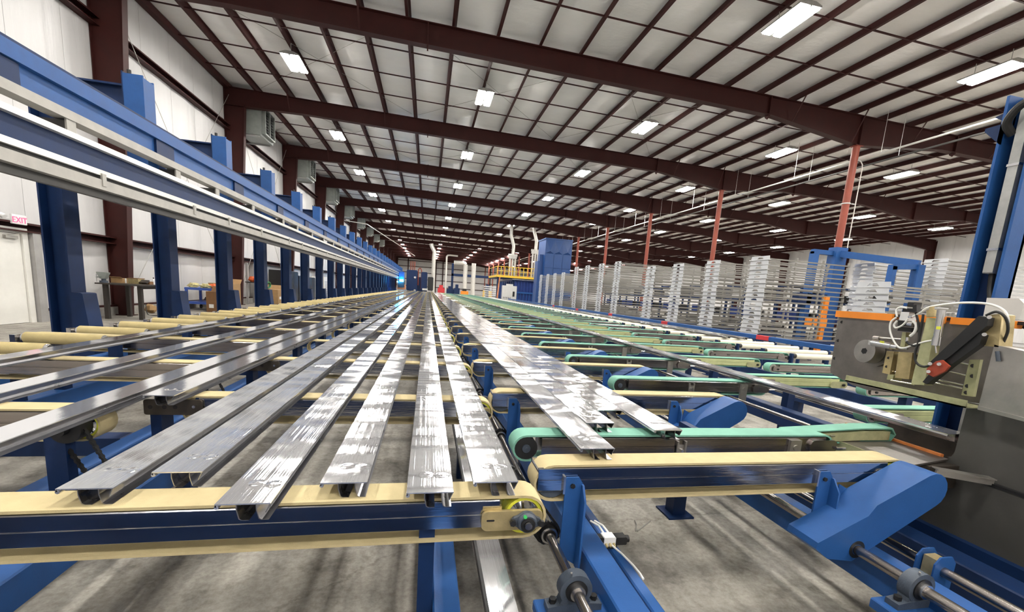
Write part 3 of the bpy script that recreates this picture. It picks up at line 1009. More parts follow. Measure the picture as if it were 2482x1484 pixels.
def chain_between(parent, a, c, y, ra, rc, name='chain'):
    """roller chain round two sprockets in an XZ plane, link by link"""
    def f(b):
        dx, dz = c[0] - a[0], c[1] - a[1]
        L = math.hypot(dx, dz)
        nx, nz = -dz / L, dx / L
        path = []
        for s, rev in ((1, False), (-1, True)):
            seg = [(a[0] + nx * ra * s + (dx + nx * (rc - ra) * s) * q / 40, a[1] + nz * ra * s + (dz + nz * (rc - ra) * s) * q / 40) for q in range(41)]
            path.append(seg[::-1] if rev else seg)
        ang = math.atan2(nz, nx)
        end1 = arc(c[0], c[1], rc, ang, ang - PI, 16)
        end2 = arc(a[0], a[1], ra, ang + PI, ang, 16)
        pts = path[0] + end1 + path[1] + end2
        # resample at link pitch
        d = 0.0
        p = 0.0127
        last = pts[0]
        out = [last]
        for q in pts[1:]:
            seg = math.hypot(q[0] - last[0], q[1] - last[1])
            while d + seg >= p:
                u = (p - d) / seg
                last = (last[0] + (q[0] - last[0]) * u, last[1] + (q[1] - last[1]) * u)
                out.append(last)
                seg = math.hypot(q[0] - last[0], q[1] - last[1])
                d = 0.0
            d += seg
            last = q
        for i in range(len(out) - 1):
            w = .011 if i % 2 else .007
            b.bar((out[i][0], y, out[i][1]), (out[i + 1][0], y, out[i + 1][1]), w * 2 if False else .010, w * 2, up=(0, 1, 0))
    return part(parent, name, 'black_metal', f, 0)


ORD = ['second', 'third', 'fourth', 'fifth', 'sixth', 'seventh', 'eighth', 'ninth', 'tenth', 'eleventh', 'twelfth']
build_L('cream belt conveyor at the front with a gold end plate and dark flange bearing')
l1 = build_L('x', detail=2, k=1)
l2 = build_L('x', detail=1, k=2)
l3 = build_L('x', detail=0, k=14)
build_M('cream belt conveyor with yellow pulley beside the steel saw chute')
m1 = build_M('x', detail=2, k=1)
m2 = build_M('x', detail=1, k=3)
m3 = build_M('x', detail=0, k=14)
k1 = build_K('x', detail=2, k=1)
k2 = build_K('x', detail=1, k=3)
k3 = build_K('x', detail=0, k=14)
NROW = 47
for base, far, yc, side in ((('L', l1, l2), l3, 1.335, 'middle'), (('M', m1, m2), m3, 1.575, 'right'), (('K', k1, k2), k3, 1.06, 'left')):
    nm, near, mid = base
    for k in range(1, NROW):
        src = near if k < 3 else (mid if k < 14 else far)
        what = {'L': 'cream belt conveyor under the flat profiles', 'M': 'cream belt conveyor with a blue drive guard', 'K': 'cream belt conveyor reaching between the yellow rollers'}[nm]
        if k <= 11:
            lab = '%s, %s row from the saw' % (what, ORD[k - 1])
        else:
            lab = {'L': 'distant cream belt conveyor crossing under the long profiles', 'M': 'distant cream belt conveyor right of the long profiles', 'K': 'distant cream belt conveyor beside the run-out rollers'}[nm]
        grp = {'L': 'cooling table belts', 'M': 'transfer table belts', 'K': 'run-out table belts'}[nm]
        loc = (0, yc + PITCH * k, 0)
        if (src is near and k == 1) or (src is mid and k == 3) or (src is far and k == 14):
            src.location = loc
            src['label'] = lab
            src['group'] = grp
        else:
            dup(src, loc, lab, grp)

# ---- green-belt conveyors of the storage table


def end_disc(parent, x, z, r=0.066):
    o = part(parent, 'pulley', 'black_rubber', lambda b: b.cyl((x, -.054, z), (x, .054, z), r - .010, 24))
    part(o, 'hub', 'cast_iron', lambda b: b.cyl((x, -.062, z), (x, -.054, z), .020, 16).cyl((x, -.070, z), (x, -.062, z), .009, 6))
    return o


def clip(parent, x):
    o = part(parent, 'clip', 'sheet_steel', lambda b: b.box(x, x + .010, -.075, -.062, .640, .712).box(x + .045, x + .055, -.075, -.062, .640, .712).box(x, x + .055, -.066, -.062, .635, .690))
    part(o, 'bolt', 'bright_steel', lambda b: b.cyl((x + .0275, -.066, .665), (x + .0275, -.085, .665), .009, 8))
    return o


def build_A(label, group, x0, x1, yc, detail=2):
    t = thing('green_conveyor', label, 'conveyor', (0, yc, 0), group)
    belt(t, x0, x1, 'green_belt', n=10 if detail > 1 else 5, zb=.61)
    rail(t, x0 + .14, x1 - .06, 'rail_steel', .636, .726)
    if x0 < 1:
        part(t, 'foot', 'navy', lambda b: b.box(1.645, 1.735, .43, .52, .012, .60).box(1.665, 1.715, .0, .52, .56, .632).box(1.60, 1.78, .39, .56, 0, .012))
    else:
        part(t, 'foot', 'navy', lambda b: b.box(x1 - .55, x1 - .47, -.04, .04, 0.0, .636))
    if detail:
        end_disc(t, x0 + .066, .674)
        clip(t, x0 + .75 * (x1 - x0) * .62)
        part(t, 'leg_bracket', 'sheet_steel', lambda b: b.box(x1 - .30, x1 - .23, -.078, -.062, .50, .715).cyl((x1 - .265, -.078, .675), (x1 - .265, -.083, .675), .016, 12))
    if detail > 1:
        part(t, 'end_cheek', 'rail_steel', lambda b: b.prism(rrect(x1 - .17, x1 + .005, .640, .715, .03), 'y', -.078, -.063))
        part(t, 'tension_bolt', 'bright_steel', lambda b: b.cyl((x1 - .01, -.085, .672), (x1 + .05, -.085, .672), .008, 8))
    return t


build_A('green belt conveyor on a brown steel rail with a black end pulley at the front', None, .418, 2.245, 1.925)
a1 = build_A('x', 'storage table green belts', 1.585, 3.13, 3.38)
a2 = build_A('x', 'storage table green belts', 1.585, 3.13, 3.38, 1)
a3 = build_A('x', 'storage table green belts', 1.585, 3.13, 3.38, 0)


def build_B(x0, x1, detail, olive=True, cheek=True):
    t = thing('green_conveyor', 'x', 'conveyor', (0, 0, 0), 'x')
    belt(t, x0, x1, 'green_belt', n=8 if detail > 1 else 5, zb=.625, w=.05)
    rail(t, x0 + .15, x1 - .10, 'olive_pad' if olive else 'rail_steel', .640, .722, .055)
    if detail:
        part(t, 'idler', 'sheet_steel', lambda b: b.cyl((x0 + .06, -.046, .682), (x0 + .06, .046, .682), .05, 16).ring((x0 + .06, -.052, .682), (x0 + .06, -.046, .682), .05, .03, 16))
        part(t, 'tail_bracket', 'zinc_green' if olive else 'rail_steel', lambda b: b.prism(rrect(x1 - .22, x1 - .005, .630, .700, .03), 'y', -.068, -.056))
        part(t, 'head_bracket', 'rail_steel', lambda b: b.prism(rrect(x0 + .05, x0 + .33, .645, .705, .02), 'y', -.066, -.056))
        part(t, 'bolt', 'black_metal', lambda b: b.cyl((x1 - .06, -.085, .665), (x1 - .06, -.068, .665), .014, 8).cyl((x0 + .12, -.074, .672), (x0 + .12, -.066, .672), .012, 8).cyl((x0 + .33, -.06, .672), (x0 + .39, -.06, .672), .007, 6))
    part(t, 'leg', 'navy', lambda b: b.box(x0 + .55, x0 + .63, -.04, .04, 0, .64))
    return t


b1 = build_B(3.19, 4.43, 2)
b2 = build_B(3.19, 4.43, 0)
c1 = build_B(4.24, 5.72, 2, False)
c2 = build_B(4.24, 5.72, 0, False)
used = set()
for nm, srcs, y0, what, far, grp in (('A', (a1, a2, a3), 3.38, 'green belt conveyor beside the blue drive guards', 'distant green belt conveyor left of the single flat bar', 'storage table green belts'),
                                     ('B', (b1, b1, b2), 2.50, 'green belt conveyor on an olive rail', 'distant green belt conveyor on an olive rail beyond the tenth row', 'storage table olive-railed belts'),
                                     ('C', (c1, c1, c2), 3.36, 'green belt conveyor ending at the white rollers', 'distant green belt conveyor ending at the white rollers', 'storage table outer belts')):
    for k in range(0, NROW - 3):
        src = srcs[0] if k < 3 else (srcs[1] if k < 12 else srcs[2])
        lab = '%s, %s row from the saw' % (what, (['first'] + ORD)[k]) if k < 11 else far
        loc = (0, y0 + PITCH * k, 0)
        if src.name not in used:
            used.add(src.name)
            src.location = loc
            src['label'] = lab
            src['group'] = grp
        else:
            dup(src, loc, lab, grp)
# the bent belt that lifts off beside the saw chute
t = thing('green_conveyor', 'short bent green belt conveyor rising toward the saw opening', 'conveyor', (0, 2.03, 0))
bent = [(2.06, .675), (2.085, .715), (2.60, .742), (2.80, .742), (2.835, .70), (2.80, .655), (2.60, .655), (2.10, .635)]
cxm, czm = 2.45, .69
part(t, 'belt', 'green_belt', lambda b: b.band(bent, [(x + (cxm - x) * .02, z + (czm - z) * .16) for x, z in bent], 'y', -.05, .05))
part(t, 'rail', 'zinc_green', lambda b: b.prism([(2.14, .655), (2.58, .668), (2.78, .668), (2.78, .722), (2.60, .722), (2.14, .70)], 'y', -.055, .055))
part(t, 'tension_bolt', 'bright_steel', lambda b: b.cyl((2.12, -.06, .67), (2.20, -.06, .675), .008, 8).cyl((2.33, -.065, .70), (2.36, -.065, .70), .007, 6).box(2.18, 2.32, -.066, -.055, .672, .70))
part(t, 'leg', 'navy', lambda b: b.box(2.40, 2.46, -.03, .03, 0, .66))

# ---- rollers
r0 = thing('runout_roller', 'yellow felt-covered run-out roller beside the blue posts', 'roller', (0, 3.95, 0), 'yellow run-out rollers')
part(r0, 'sleeve', 'cream_roller', lambda b: b.cyl((-3.50, 0, .71), (-2.905, 0, .71), .052, 20))
part(r0, 'end_cap', 'bright_steel', lambda b: b.cyl((-2.905, 0, .71), (-2.885, 0, .71), .048, 20, .040))
part(r0, 'end_cap', 'bright_steel', lambda b: b.cyl((-3.52, 0, .71), (-3.50, 0, .71), .040, 20, .048))
part(r0, 'stub_shaft', 'shaft_steel', lambda b: b.cyl((-2.885, 0, .71), (-2.80, 0, .71), .016, 12))
part(r0, 'stub_shaft', 'shaft_steel', lambda b: b.cyl((-3.58, 0, .71), (-3.52, 0, .71), .016, 12))
part(r0, 'bearing_block', 'bright_steel', lambda b: b.box(-2.85, -2.80, -.035, .035, .67, .735))
part(r0, 'bearing_block', 'bright_steel', lambda b: b.box(-3.60, -3.56, -.035, .035, .67, .735))
part(r0, 'pedestal', 'navy', lambda b: b.box(-2.86, -2.79, -.04, .04, .40, .67))
part(r0, 'pedestal', 'navy', lambda b: b.box(-3.61, -3.55, -.04, .04, .40, .67))
r0['label'] = 'yellow felt-covered run-out roller, first along the row from the saw end'
for k in range(1, 85):
    dup(r0, (0, 3.95 + .61 * k, 0), 'yellow felt-covered run-out roller, %s along the row from the saw end' % nth(k + 1) if k < 40 else 'distant yellow run-out roller near the puller carriage')
r0 = thing('storage_roller', 'plain white plastic roller beside the long blue guard rail', 'roller', (0, 5.72, 0), 'white storage rollers')
part(r0, 'sleeve', 'white_roller', lambda b: b.cyl((5.80, 0, .70), (7.06, 0, .70), .045, 18))
part(r0, 'end_cap', 'black_metal', lambda b: b.cyl((5.75, 0, .70), (5.80, 0, .70), .036, 14))
part(r0, 'end_cap', 'black_metal', lambda b: b.cyl((7.06, 0, .70), (7.10, 0, .70), .03, 14))
part(r0, 'fork', 'navy', lambda b: b.box(5.72, 5.75, -.03, .03, .38, .74))
part(r0, 'fork', 'navy', lambda b: b.box(7.10, 7.13, -.03, .03, .38, .74))
r0['label'] = 'plain white plastic roller by the blue guard rail, first from the saw'
for k in range(1, 60):
    dup(r0, (0, 5.72 + .61 * k, 0), 'plain white plastic roller by the blue guard rail, %s from the saw' % nth(k + 1) if k < 40 else 'distant white plastic roller by the far end of the guard rail')

# ---- long blue guard rail with red tape
t = thing('guard_rail', 'long blue guard rail with red tape marks before the white racks', 'rail', (7.72, 0, 0))
part(t, 'tube', 'blue', lambda b: b.box(-.045, .045, 4.2, 41, .70, .80, .008))
for yy in (8.35, 12.6, 16.9, 21.1, 25.4):
    part(t, 'red_tape', 'red_tape', lambda b: b.box(-.047, .047, yy, yy + .38, .698, .802, .008))
for k in range(8):
    part(t, 'post', 'navy', lambda b: b.box(-.04, .04, 5 + 5 * k, 5.08 + 5 * k, 0, .70))

# ---- aluminium profiles lying on the belts


def profile_section(w):
    """thin plate with a bulb at one edge and two hooked legs underneath"""
    t = .0035
    return w, t


def make_profile(w, y0, y1, label, x, group='long aluminium profiles', m='profile_alu'):
    th = thing('aluminium_profile', label, 'profile', (x, y0, ZB), group)
    L = y1 - y0
    # top plate, subdivided so that the long reflections can ripple
    part(th, 'top_plate', m, lambda b: b.box(0, w, 0, L, .046, .0495))
    part(th, 'edge_bead', 'profile_alu', lambda b: b.cyl((.004, 0, .040), (.004, L, .040), .006, 8).box(.0005, .004, 0, L, .040, .047))

    def leg(b, x0, s):
        h = [(x0, .047), (x0, .030), (x0 + .006 * s, .004), (x0 + .012 * s, .0), (x0 + .030 * s, .0)]
        for (xa, za), (xb, zb) in zip(h[:-1], h[1:]):
            b.hexa([(xa - .0012, 0, za), (xb - .0012, 0, zb), (xb - .0012, L, zb), (xa - .0012, L, za), (xa + .0012, 0, za + .0016), (xb + .0012, 0, zb + .0016), (xb + .0012, L, zb + .0016), (xa + .0012, L, za + .0016)])
    part(th, 'hook_leg', 'shaded_alu', lambda b: leg(b, w * .38, 1), 0)
    part(th, 'hook_leg', 'shaded_alu', lambda b: leg(b, w * .74, 1), 0)
    part(th, 'lip', 'shaded_alu', lambda b: b.hexa([(w - .003, 0, .047), (w - .0005, 0, .047), (w - .0005, L, .047), (w - .003, L, .047), (w - .014, 0, .022), (w - .0115, 0, .022), (w - .0115, L, .022), (w - .014, L, .022)]), 0)
    return th


Y1P = 56.0
for lab, x, w, y0 in (
        ('outermost flat aluminium profile, lying beside the yellow rollers', -2.645, .125, .55),
        ('flat aluminium profile second from the yellow rollers', -2.02, .125, .6),
        ('flat aluminium profile third from the yellow rollers', -1.51, .125, .7),
        ('flat aluminium profile whose end stops short above the second cream belt', -1.335, .135, 2.31),
        ('flat aluminium profile ending left of the hooked-edge one on the cream belt', -.973, .135, 1.30),
        ('flat aluminium profile with hooked underside ending behind the front belt', -.80, .137, 1.40),
        ('flat aluminium profile sticking out furthest over the front belt', -.537, .137, 1.185),
        ('flat aluminium profile ending on the cream belt, third from the gold plate', -.30, .137, 1.30),
        ('straightest flat aluminium profile, second from the gold plate', -.041, .140, 1.22),
        ('flat aluminium profile nearest the gold end plate', .168, .145, 1.28),
        ('flat aluminium profile jutting out over the front green belt', .635, .150, 1.565),
        ('flat aluminium profile lying second in the tight group of four', .790, .150, 1.91),
        ('flat aluminium profile set back furthest in the tight group of four', .945, .150, 2.14),
        ('flat aluminium profile on the outside of the tight group of four', 1.10, .150, 1.80)):
    make_profile(w, y0, Y1P - random.uniform(0, 3), lab, x, m='profile_flat' if x < -1.2 else 'profile_alu')
make_profile(.15, 1.74, 50, 'single flat aluminium bar running into the saw opening', 2.85, None)
make_profile(.15, 8.0, 41, 'flat aluminium bar lying on the white rollers by the blue rail', 6.28, 'bars on the white rollers')
make_profile(.15, 8.35, 41, 'flat aluminium bar lying on the white rollers by the blue rail', 6.45, 'bars on the white rollers')
make_profile(.15, 7.9, 41, 'flat aluminium bar lying on the white rollers by the blue rail', 6.62, 'bars on the white rollers')

# ---- frames and drive shafts below the belts


def beam(label, x0, x1, z0, z1, y0=.3, y1=60, m='blue', name='support_beam', feet=True):
    t = thing(name, label, 'beam', ((x0 + x1) / 2, 0, 0))
    h = (x1 - x0) / 2
    part(t, 'tube', m, lambda b: b.box(-h, h, y0, y1, z0, z1, .006))
    if feet:
        for k in range(12):
            yy = 2.75 + 4.88 * k
            if y0 < yy < y1:
                part(t, 'foot', 'navy', lambda b: b.box(-.04, .04, yy - .04, yy + .04, .012, z0).box(-.09, .09, yy - .09, yy + .09, 0, .012))
    return t


beam('blue floor beam left of the long steel strip under the front belt', .052, .142, .23, .36)
beam('blue frame beam beside the pillow block shaft', .655, .765, .26, .385)
beam('slim blue tube carrying the white air line', .835, .885, .25, .30, .4, 2.4)
beam('blue frame beam between the two right-hand drive shafts', 1.905, 2.025, .25, .38)
beam('blue frame beam under the left ends of the cream belts', -1.45, -1.33, .22, .35, .9)
beam('blue frame beam carrying the chain-drive posts', -1.82, -1.70, .22, .35, 1.6)
beam('blue frame beam below the inner ends of the yellow rollers', -2.88, -2.77, .25, .40, 2.2)
beam('blue frame beam below the outer ends of the yellow rollers', -3.63, -3.53, .25, .40, 2.2)
beam('navy channel beam along the foot of the saw', 2.46, 2.60, .10, .30, .5, 60, 'navy')
beam('navy frame beam beneath the olive-railed green belts', 3.55, 3.67, .25, .42, 2.4, 60, 'navy')
beam('navy frame beam beneath the outer green belts', 4.75, 4.87, .25, .42, 2.4, 60, 'navy')
beam('navy frame beam below the white rollers', 5.66, 5.78, .22, .38, 3.0, 60, 'navy')
beam('navy frame beam beside the guard rail posts', 7.06, 7.18, .22, .38, 3.0, 60, 'navy')
for k in range(0, 12):
    yy = 2.92 + PITCH * 2 * k
    t = tag(part(None, 'cross_beam', 'navy', lambda b: b.box(-2.77, -1.82, yy, yy + .12, .24, .35, .006)), 'navy cross beam tying the roller frame to the chain-drive beam', 'beam', 'left cross beams')
    t = tag(part(None, 'cross_beam', 'navy', lambda b: b.box(3.67, 4.75, yy - .1, yy + .0, .28, .38, .006)), 'navy cross beam tying the frames under the green belts', 'beam', 'right cross beams')


def shaft(label, x, z, r, y0, y1, blocks, face=1):
    t = thing('drive_shaft', label, 'shaft', (x, y0, z))
    part(t, 'rod', 'shaft_steel', lambda b: b.cyl((0, 0, 0), (0, y1 - y0, 0), r, 20))
    for yy in blocks:
        q = yy - y0
        o = part(t, 'pillow_block', 'cast_iron', lambda b: b.ring((0, q - .022, 0), (0, q + .022, 0), r * 2.9, r * 1.95, 28)
                 .prism([(-.098, -.078), (.098, -.078), (.098, -.055), (.045, -.048), (-.045, -.048), (-.098, -.055)], 'y', q - .024, q + .024)
                 .prism([(-.055, -.05), (.055, -.05), (.047, -.028), (-.047, -.028)], 'y', q - .02, q + .02))
        part(o, 'insert', 'black_metal', lambda b: b.ring((0, q - .026, 0), (0, q + .026, 0), r * 1.98, r * 1.35, 24))
        part(o, 'collar', 'bright_steel', lambda b: b.ring((0, q - .040, 0), (0, q + .03, 0), r * 1.36, r * .99, 22))
        for sx in (-.075, .075):
            part(o, 'bolt', 'black_metal', lambda b: b.cyl((sx, q, -.056), (sx, q, -.036), .013, 6).cyl((sx, q, -.058), (sx, q, -.054), .018, 16))
        part(o, 'grease_nipple', 'bright_steel', lambda b: b.cyl((-.018, q - .012, r * 2.75), (-.022, q - .016, r * 2.75 + .012), .004, 8))
        part(t, 'mounting_plate', 'blue', lambda b: b.box(-.13, .135, q - .05, q + .05, -.118, -.078, .004))
    return t


sh = shaft('steel drive shaft with pillow blocks left of the blue frame beam', .535, .405, .020, .55, 50, [1.255 + PITCH * 2 * k for k in range(8)])
for k in range(0, 6):
    q = 1.60 + PITCH * k - .55
    o = part(sh, 'sprocket', 'black_metal', lambda b: b.prism([((.046 + (.006 if i % 2 else 0)) * math.cos(2 * PI * i / 44), (.046 + (.006 if i % 2 else 0)) * math.sin(2 * PI * i / 44)) for i in range(44)], 'y', q - .004, q + .004)
             .ring((0, q - .030, 0), (0, q - .004, 0), .036, .020, 20))
    part(o, 'hub_ring', 'bright_steel', lambda b: b.ring((0, q - .034, 0), (0, q - .028, 0), .036, .028, 20))
    chain_between(sh, (-.193, .259), (0, 0), q, .042, .050)
    part(sh, 'pulley_shaft', 'shaft_steel', lambda b: b.cyl((-.193, q - .21, .259), (-.193, q + .03, .259), .014, 12))
shaft('steel drive shaft running through the blue guards left of the saw beam', 1.855, .405, .021, .5, 50, [1.12])
s2 = shaft('steel drive shaft right of the saw beam with a blue saddle', 2.12, .385, .021, .5, 50, [])
part(s2, 'saddle_bracket', 'blue', lambda b: b.prism([(-.055, -.10), (.055, -.10), (.055, .035), (.03, .065), (-.03, .065), (-.055, .035)], 'y', .70, .706).prism([(-.055, -.10), (.055, -.10), (.055, .035), (.03, .065), (-.03, .065), (-.055, .035)], 'y', .765, .771).box(-.055, .055, .706, .765, -.10, -.03))
part(s2, 'spacer', 'zinc_gold', lambda b: b.box(-.03, .03, .712, .760, -.03, .045))
shaft('steel shaft under the single flat bar with a dark bearing', 2.72, .60, .013, 2.45, 40, [])
shaft('dark shaft under the olive-railed green belts', 3.95, .50, .014, 2.6, 40, [])
# long steel strip resting on the floor beam foot
t = thing('steel_strip', 'long shiny steel strip lying under the front belt', 'strip', (.25, .4, .0))
part(t, 'plate', 'profile_flat', lambda b: b.box(0, .10, 0, 3.2, .285, .300))
part(t, 'edge_angle', 'black_metal', lambda b: b.box(-.012, 0, 0, 3.2, .27, .302))
part(t, 'rest', 'navy', lambda b: b.box(.01, .09, .9, .98, 0, .285).box(.01, .09, 2.6, 2.68, 0, .285))
# tall dark shaft left of the beam, small air valve with line
t = thing('reflected_end_frame', 'unseen navy end frame added to darken the reflections in the belt rails', 'frame', (0, .56, 0))  # cross beam out of view, added so the rail fronts reflect dark navy
part(t, 'cross_member', 'navy', lambda b: b.box(-2.6, 2.35, -.06, .06, .06, .46, .01))
for xx in (-2.3, -1.0, .35, 1.5, 2.2):
    part(t, 'foot', 'navy', lambda b: b.box(xx - .05, xx + .05, -.05, .05, 0, .06))
t = thing('air_valve', 'black and white air valve on the slim blue tube', 'valve', (.80, 1.62, .30))
part(t, 'body', 'black_metal', lambda b: b.box(-.07, -.03, -.02, .02, .022, .058, .004).box(.055, .11, -.02, .02, .022, .058, .004).box(-.03, .0, -.018, .018, .02, .06, .003).cyl((.11, 0, .04), (.125, 0, .04), .016, 12))
part(t, 'block', 'white_plastic', lambda b: b.box(.0, .055, -.022, .022, .02, .062, .003))
part(t, 'port', 'zinc_gold', lambda b: [b.cyl((x, -.022, .034), (x, -.036, .026), .006, 8) for x in (.010, .028, .046)])
part(t, 'bracket', 'black_metal', lambda b: b.box(-.01, .07, -.01, .01, 0.0, .02))
part(t, 'air_line', 'hose_white', lambda b: b.tube([(.035, -.03, .03), (.06, -.08, .02), (.085, -.14, .005), (.09, -.19, 0.002), (.088, -.22, .001)], .0045, 8))
part(t, 'air_line', 'hose_white', lambda b: b.tube([(.02, .02, .05), (.015, .08, .06), (.0, .14, .05)], .005, 8).tube([(.045, .02, .05), (.035, .08, .06), (.02, .14, .05)], .005, 8))
# scraps on the floor
for lab, pts in (('thin bent metal scrap on the floor, the straight piece', [(1545, 1288), (1576, 1263)]), ('thin bent metal scrap on the floor, the hooked piece', [(1539, 1262), (1543, 1272), (1541, 1288)])):
    P = [on(px, py, 'Z', .004) for px, py in pts]
    tag(part(None, 'metal_scrap', 'rack_bar', lambda b: b.tube(P, .004, 6)), lab, 'scrap')

# ================================================================== OVERHEAD PULLER RUNWAY (left)
PC = [5.94 + 1.99 * k for k in range(-1, 26)]
c0 = thing('runway_post', 'navy steel post with a gusset foot carrying the overhead blue runway', 'post', (-4.0, PC[0], 0), 'runway posts')
part(c0, 'flange', 'navy', lambda b: b.box(-.018, 0, -.11, .11, .02, 3.42))
part(c0, 'flange', 'navy', lambda b: b.box(-.23, -.212, -.11, .11, .02, 3.42))
part(c0, 'web', 'navy', lambda b: b.box(-.212, -.018, -.008, .008, .02, 3.42))
part(c0, 'gusset', 'navy', lambda b: b.prism([(0, .02), (.20, .02), (.20, .12), (.105, 1.05), (.09, 1.06), (0, 1.06)], 'y', -.11, .11))
part(c0, 'base_plate', 'navy', lambda b: b.box(-.30, .28, -.16, .16, 0, .02))
part(c0, 'top_arm', 'navy', lambda b: b.prism([(-.06, 3.06), (.06, 3.06), (.06, 3.08), (.008, 3.08), (.008, 3.36), (.06, 3.36), (.06, 3.38), (-.06, 3.38), (-.06, 3.36), (-.008, 3.36), (-.008, 3.08), (-.06, 3.08)], 'x', 0.0, .655))
part(c0, 'hanger', 'blue', lambda b: b.prism([(.65, -.10), (.85, -.10), (.85, -.085), (.758, -.085), (.758, .085), (.85, .085), (.85, .10), (.65, .10), (.65, .085), (.742, .085), (.742, -.085), (.65, -.085)], 'z', 2.20, 3.48).box(.838, .85, -.085, .085, 2.55, 3.46))
part(c0, 'splice_plate', 'navy', lambda b: b.box(.642, .655, -.10, .10, 2.95, 3.50))
part(c0, 'bolt', 'black_metal', lambda b: b.cyl((.70, -.06, 3.48), (.70, -.06, 3.53), .02, 8))
part(c0, 'lower_arm', 'navy', lambda b: b.box(0, .66, -.05, .05, 2.26, 2.36))
c0['label'] = 'navy runway post with gusset foot, just short of the exit door'
for i, y in enumerate(PC[1:]):
    dup(c0, (-4.0, y, 0), 'navy runway post with gusset foot, %s past the exit door' % nth(i + 1))
Y0, Y1 = 2.2, 57.0
t = thing('runway_beam', 'bright blue upper runway beam hung on the hangers', 'beam', (0, 0, 0))
part(t, 'face_tube', 'blue', lambda b: b.box(-3.14, -3.0, Y0, Y1, 2.825, 2.945))
part(t, 'top_flange', 'navy', lambda b: b.box(-3.145, -3.04, Y0, Y1, 2.945, 2.985))
part(t, 'web', 'blue', lambda b: b.box(-3.14, -3.045, Y0, Y1, 2.665, 2.825))
part(t, 'grey_rail', 'rail_grey', lambda b: b.box(-3.12, -2.995, Y0, Y1, 2.585, 2.660))
for y in PC[:14]:
    part(t, 'stiffener', 'navy', lambda b: b.box(-3.045, -3.02, y - .17, y + .17, 2.67, 2.82))
t = thing('runway_rail', 'lower runway beam with white guide rails and a grey cable tray', 'beam', (0, 0, 0))
part(t, 'beam', 'navy', lambda b: b.box(-3.14, -3.04, Y0, Y1, 2.262, 2.44))
part(t, 'upper_guide_rail', 'rail_white', lambda b: b.box(-3.12, -2.985, Y0, Y1, 2.44, 2.487))
part(t, 'lower_guide_rail', 'rail_white', lambda b: b.box(-3.13, -2.995, Y0, Y1, 2.212, 2.262))
part(t, 'rail_groove', 'black_metal', lambda b: b.box(-3.13, -3.03, Y0, Y1, 2.175, 2.212))
part(t, 'cable_tray', 'rail_grey', lambda b: b.box(-3.14, -2.99, Y0, Y1, 2.085, 2.175))
part(t, 'conductor_bar', 'rail_dark', lambda b: b.box(-3.10, -3.05, Y0, Y1, 2.015, 2.062))
part(t, 'spacer', 'rail_dark', lambda b: b.box(-3.12, -3.06, Y0, Y1, 2.062, 2.085))
for k in range(22):
    yy = 4.55 + 1.3 * k
    if min(abs(yy - q) for q in PC) < .17:
        yy += .30
    part(t, 'rail_arm', 'rail_dark', lambda b: b.box(-3.62, -3.02, yy - .035, yy + .035, 2.505, 2.575))
    part(t, 'clip_plate', 'rail_grey', lambda b: b.box(-3.02, -3.005, yy - .05, yy + .05, 2.487, 2.59))
    part(t, 'clip_plate', 'rail_grey', lambda b: b.box(-3.0, -2.982, yy + .28, yy + .33, 2.12, 2.23))
# puller carriage with cyan work lights far down the runway
t = thing('puller_carriage', 'dark puller carriage with cyan lights far along the runway', 'puller', (-2.7, 47.0, 0))
part(t, 'body', 'black_metal', lambda b: b.box(-.35, .30, -.9, .9, 1.15, 1.9, .05))
part(t, 'orange_cover', 'machine_orange', lambda b: b.box(-.40, .38, -.7, .7, .95, 1.45, .04))
part(t, 'jaw', 'bright_steel', lambda b: b.box(-.30, .60, -1.1, -.9, .80, .95, .01))
part(t, 'trolley', 'blue', lambda b: b.box(-.25, .25, -.8, .8, 1.9, 2.75, .03))
part(t, 'work_light', 'led_cyan', lambda b: b.box(-.15, .2, -.98, -.92, 1.75, 1.95))
part(t, 'work_light', 'led_cyan', lambda b: b.box(-.36, -.355, -2.0, .6, 1.65, 1.72))

# ================================================================== COLD SAW (right foreground)
XS = 2.85


def yz(px, py, X=XS):
    q = on(px, py, 'X', X)
    return (q.y, q.z)


def pt(px, py, X=XS):
    return on(px, py, 'X', X)


saw = thing('cold_saw', 'grey cold saw with a steel side plate, orange edging and air cylinders', 'saw', (XS, 1.6, 0))
SO = Vector((XS, 1.6, 0))


def spart(name, m, fn, parent=None, smooth=35):
    b = MB()
    fn(b)
    b.v = [(p[0] - SO.x, p[1] - SO.y, p[2]) for p in b.v]
    o = b.build(name, m, saw if parent is None else parent, smooth=smooth)
    return o


spart('body', 'saw_grey', lambda b: b.prism([(.35, .30), (2.32, .30), (2.32, .632)] + arc(1.775, .712, .08, -PI / 2, -PI, 6) + [(1.690, .985), (.35, .985)], 'x', XS + .005, XS + .022)
      .box(XS + .35, 4.6, .35, 1.62, .0, 1.0).box(XS + .022, XS + .35, .35, 1.62, .90, .985))
spart('base', 'saw_grey', lambda b: b.box(XS + .022, 4.4, 1.62, 2.30, .0, .50))
spart('lower_skirt', 'saw_grey', lambda b: b.prism([(.35, .27), (2.30, .27), (2.30, .60), (.35, .60)], 'x', XS - .02, XS + .004))
spart('skirt_ledge', 'black_metal', lambda b: b.box(XS - .03, XS + .0, .35, 1.60, .600, .612))
spart('plinth', 'navy', lambda b: b.box(XS - .06, XS + .3, .35, 2.3, 0, .27))
pl = spart('side_plate', 'plate_steel', lambda b: b.prism([yz(2034, 766, 2.9), yz(2440, 790, 2.9), yz(2432, 985, 2.9), yz(2100, 945, 2.9), yz(2066, 934, 2.9), yz(2014, 905, 2.9), yz(2012, 896, 2.9)], 'x', 2.9, 2.935))
for q in ((2041, 781), (2032, 826), (2023, 869)):
    spart('bolt_hole', 'black_metal', lambda b: b.cyl(pt(*q, 2.8985), pt(*q, 2.901), .0105, 18), pl)
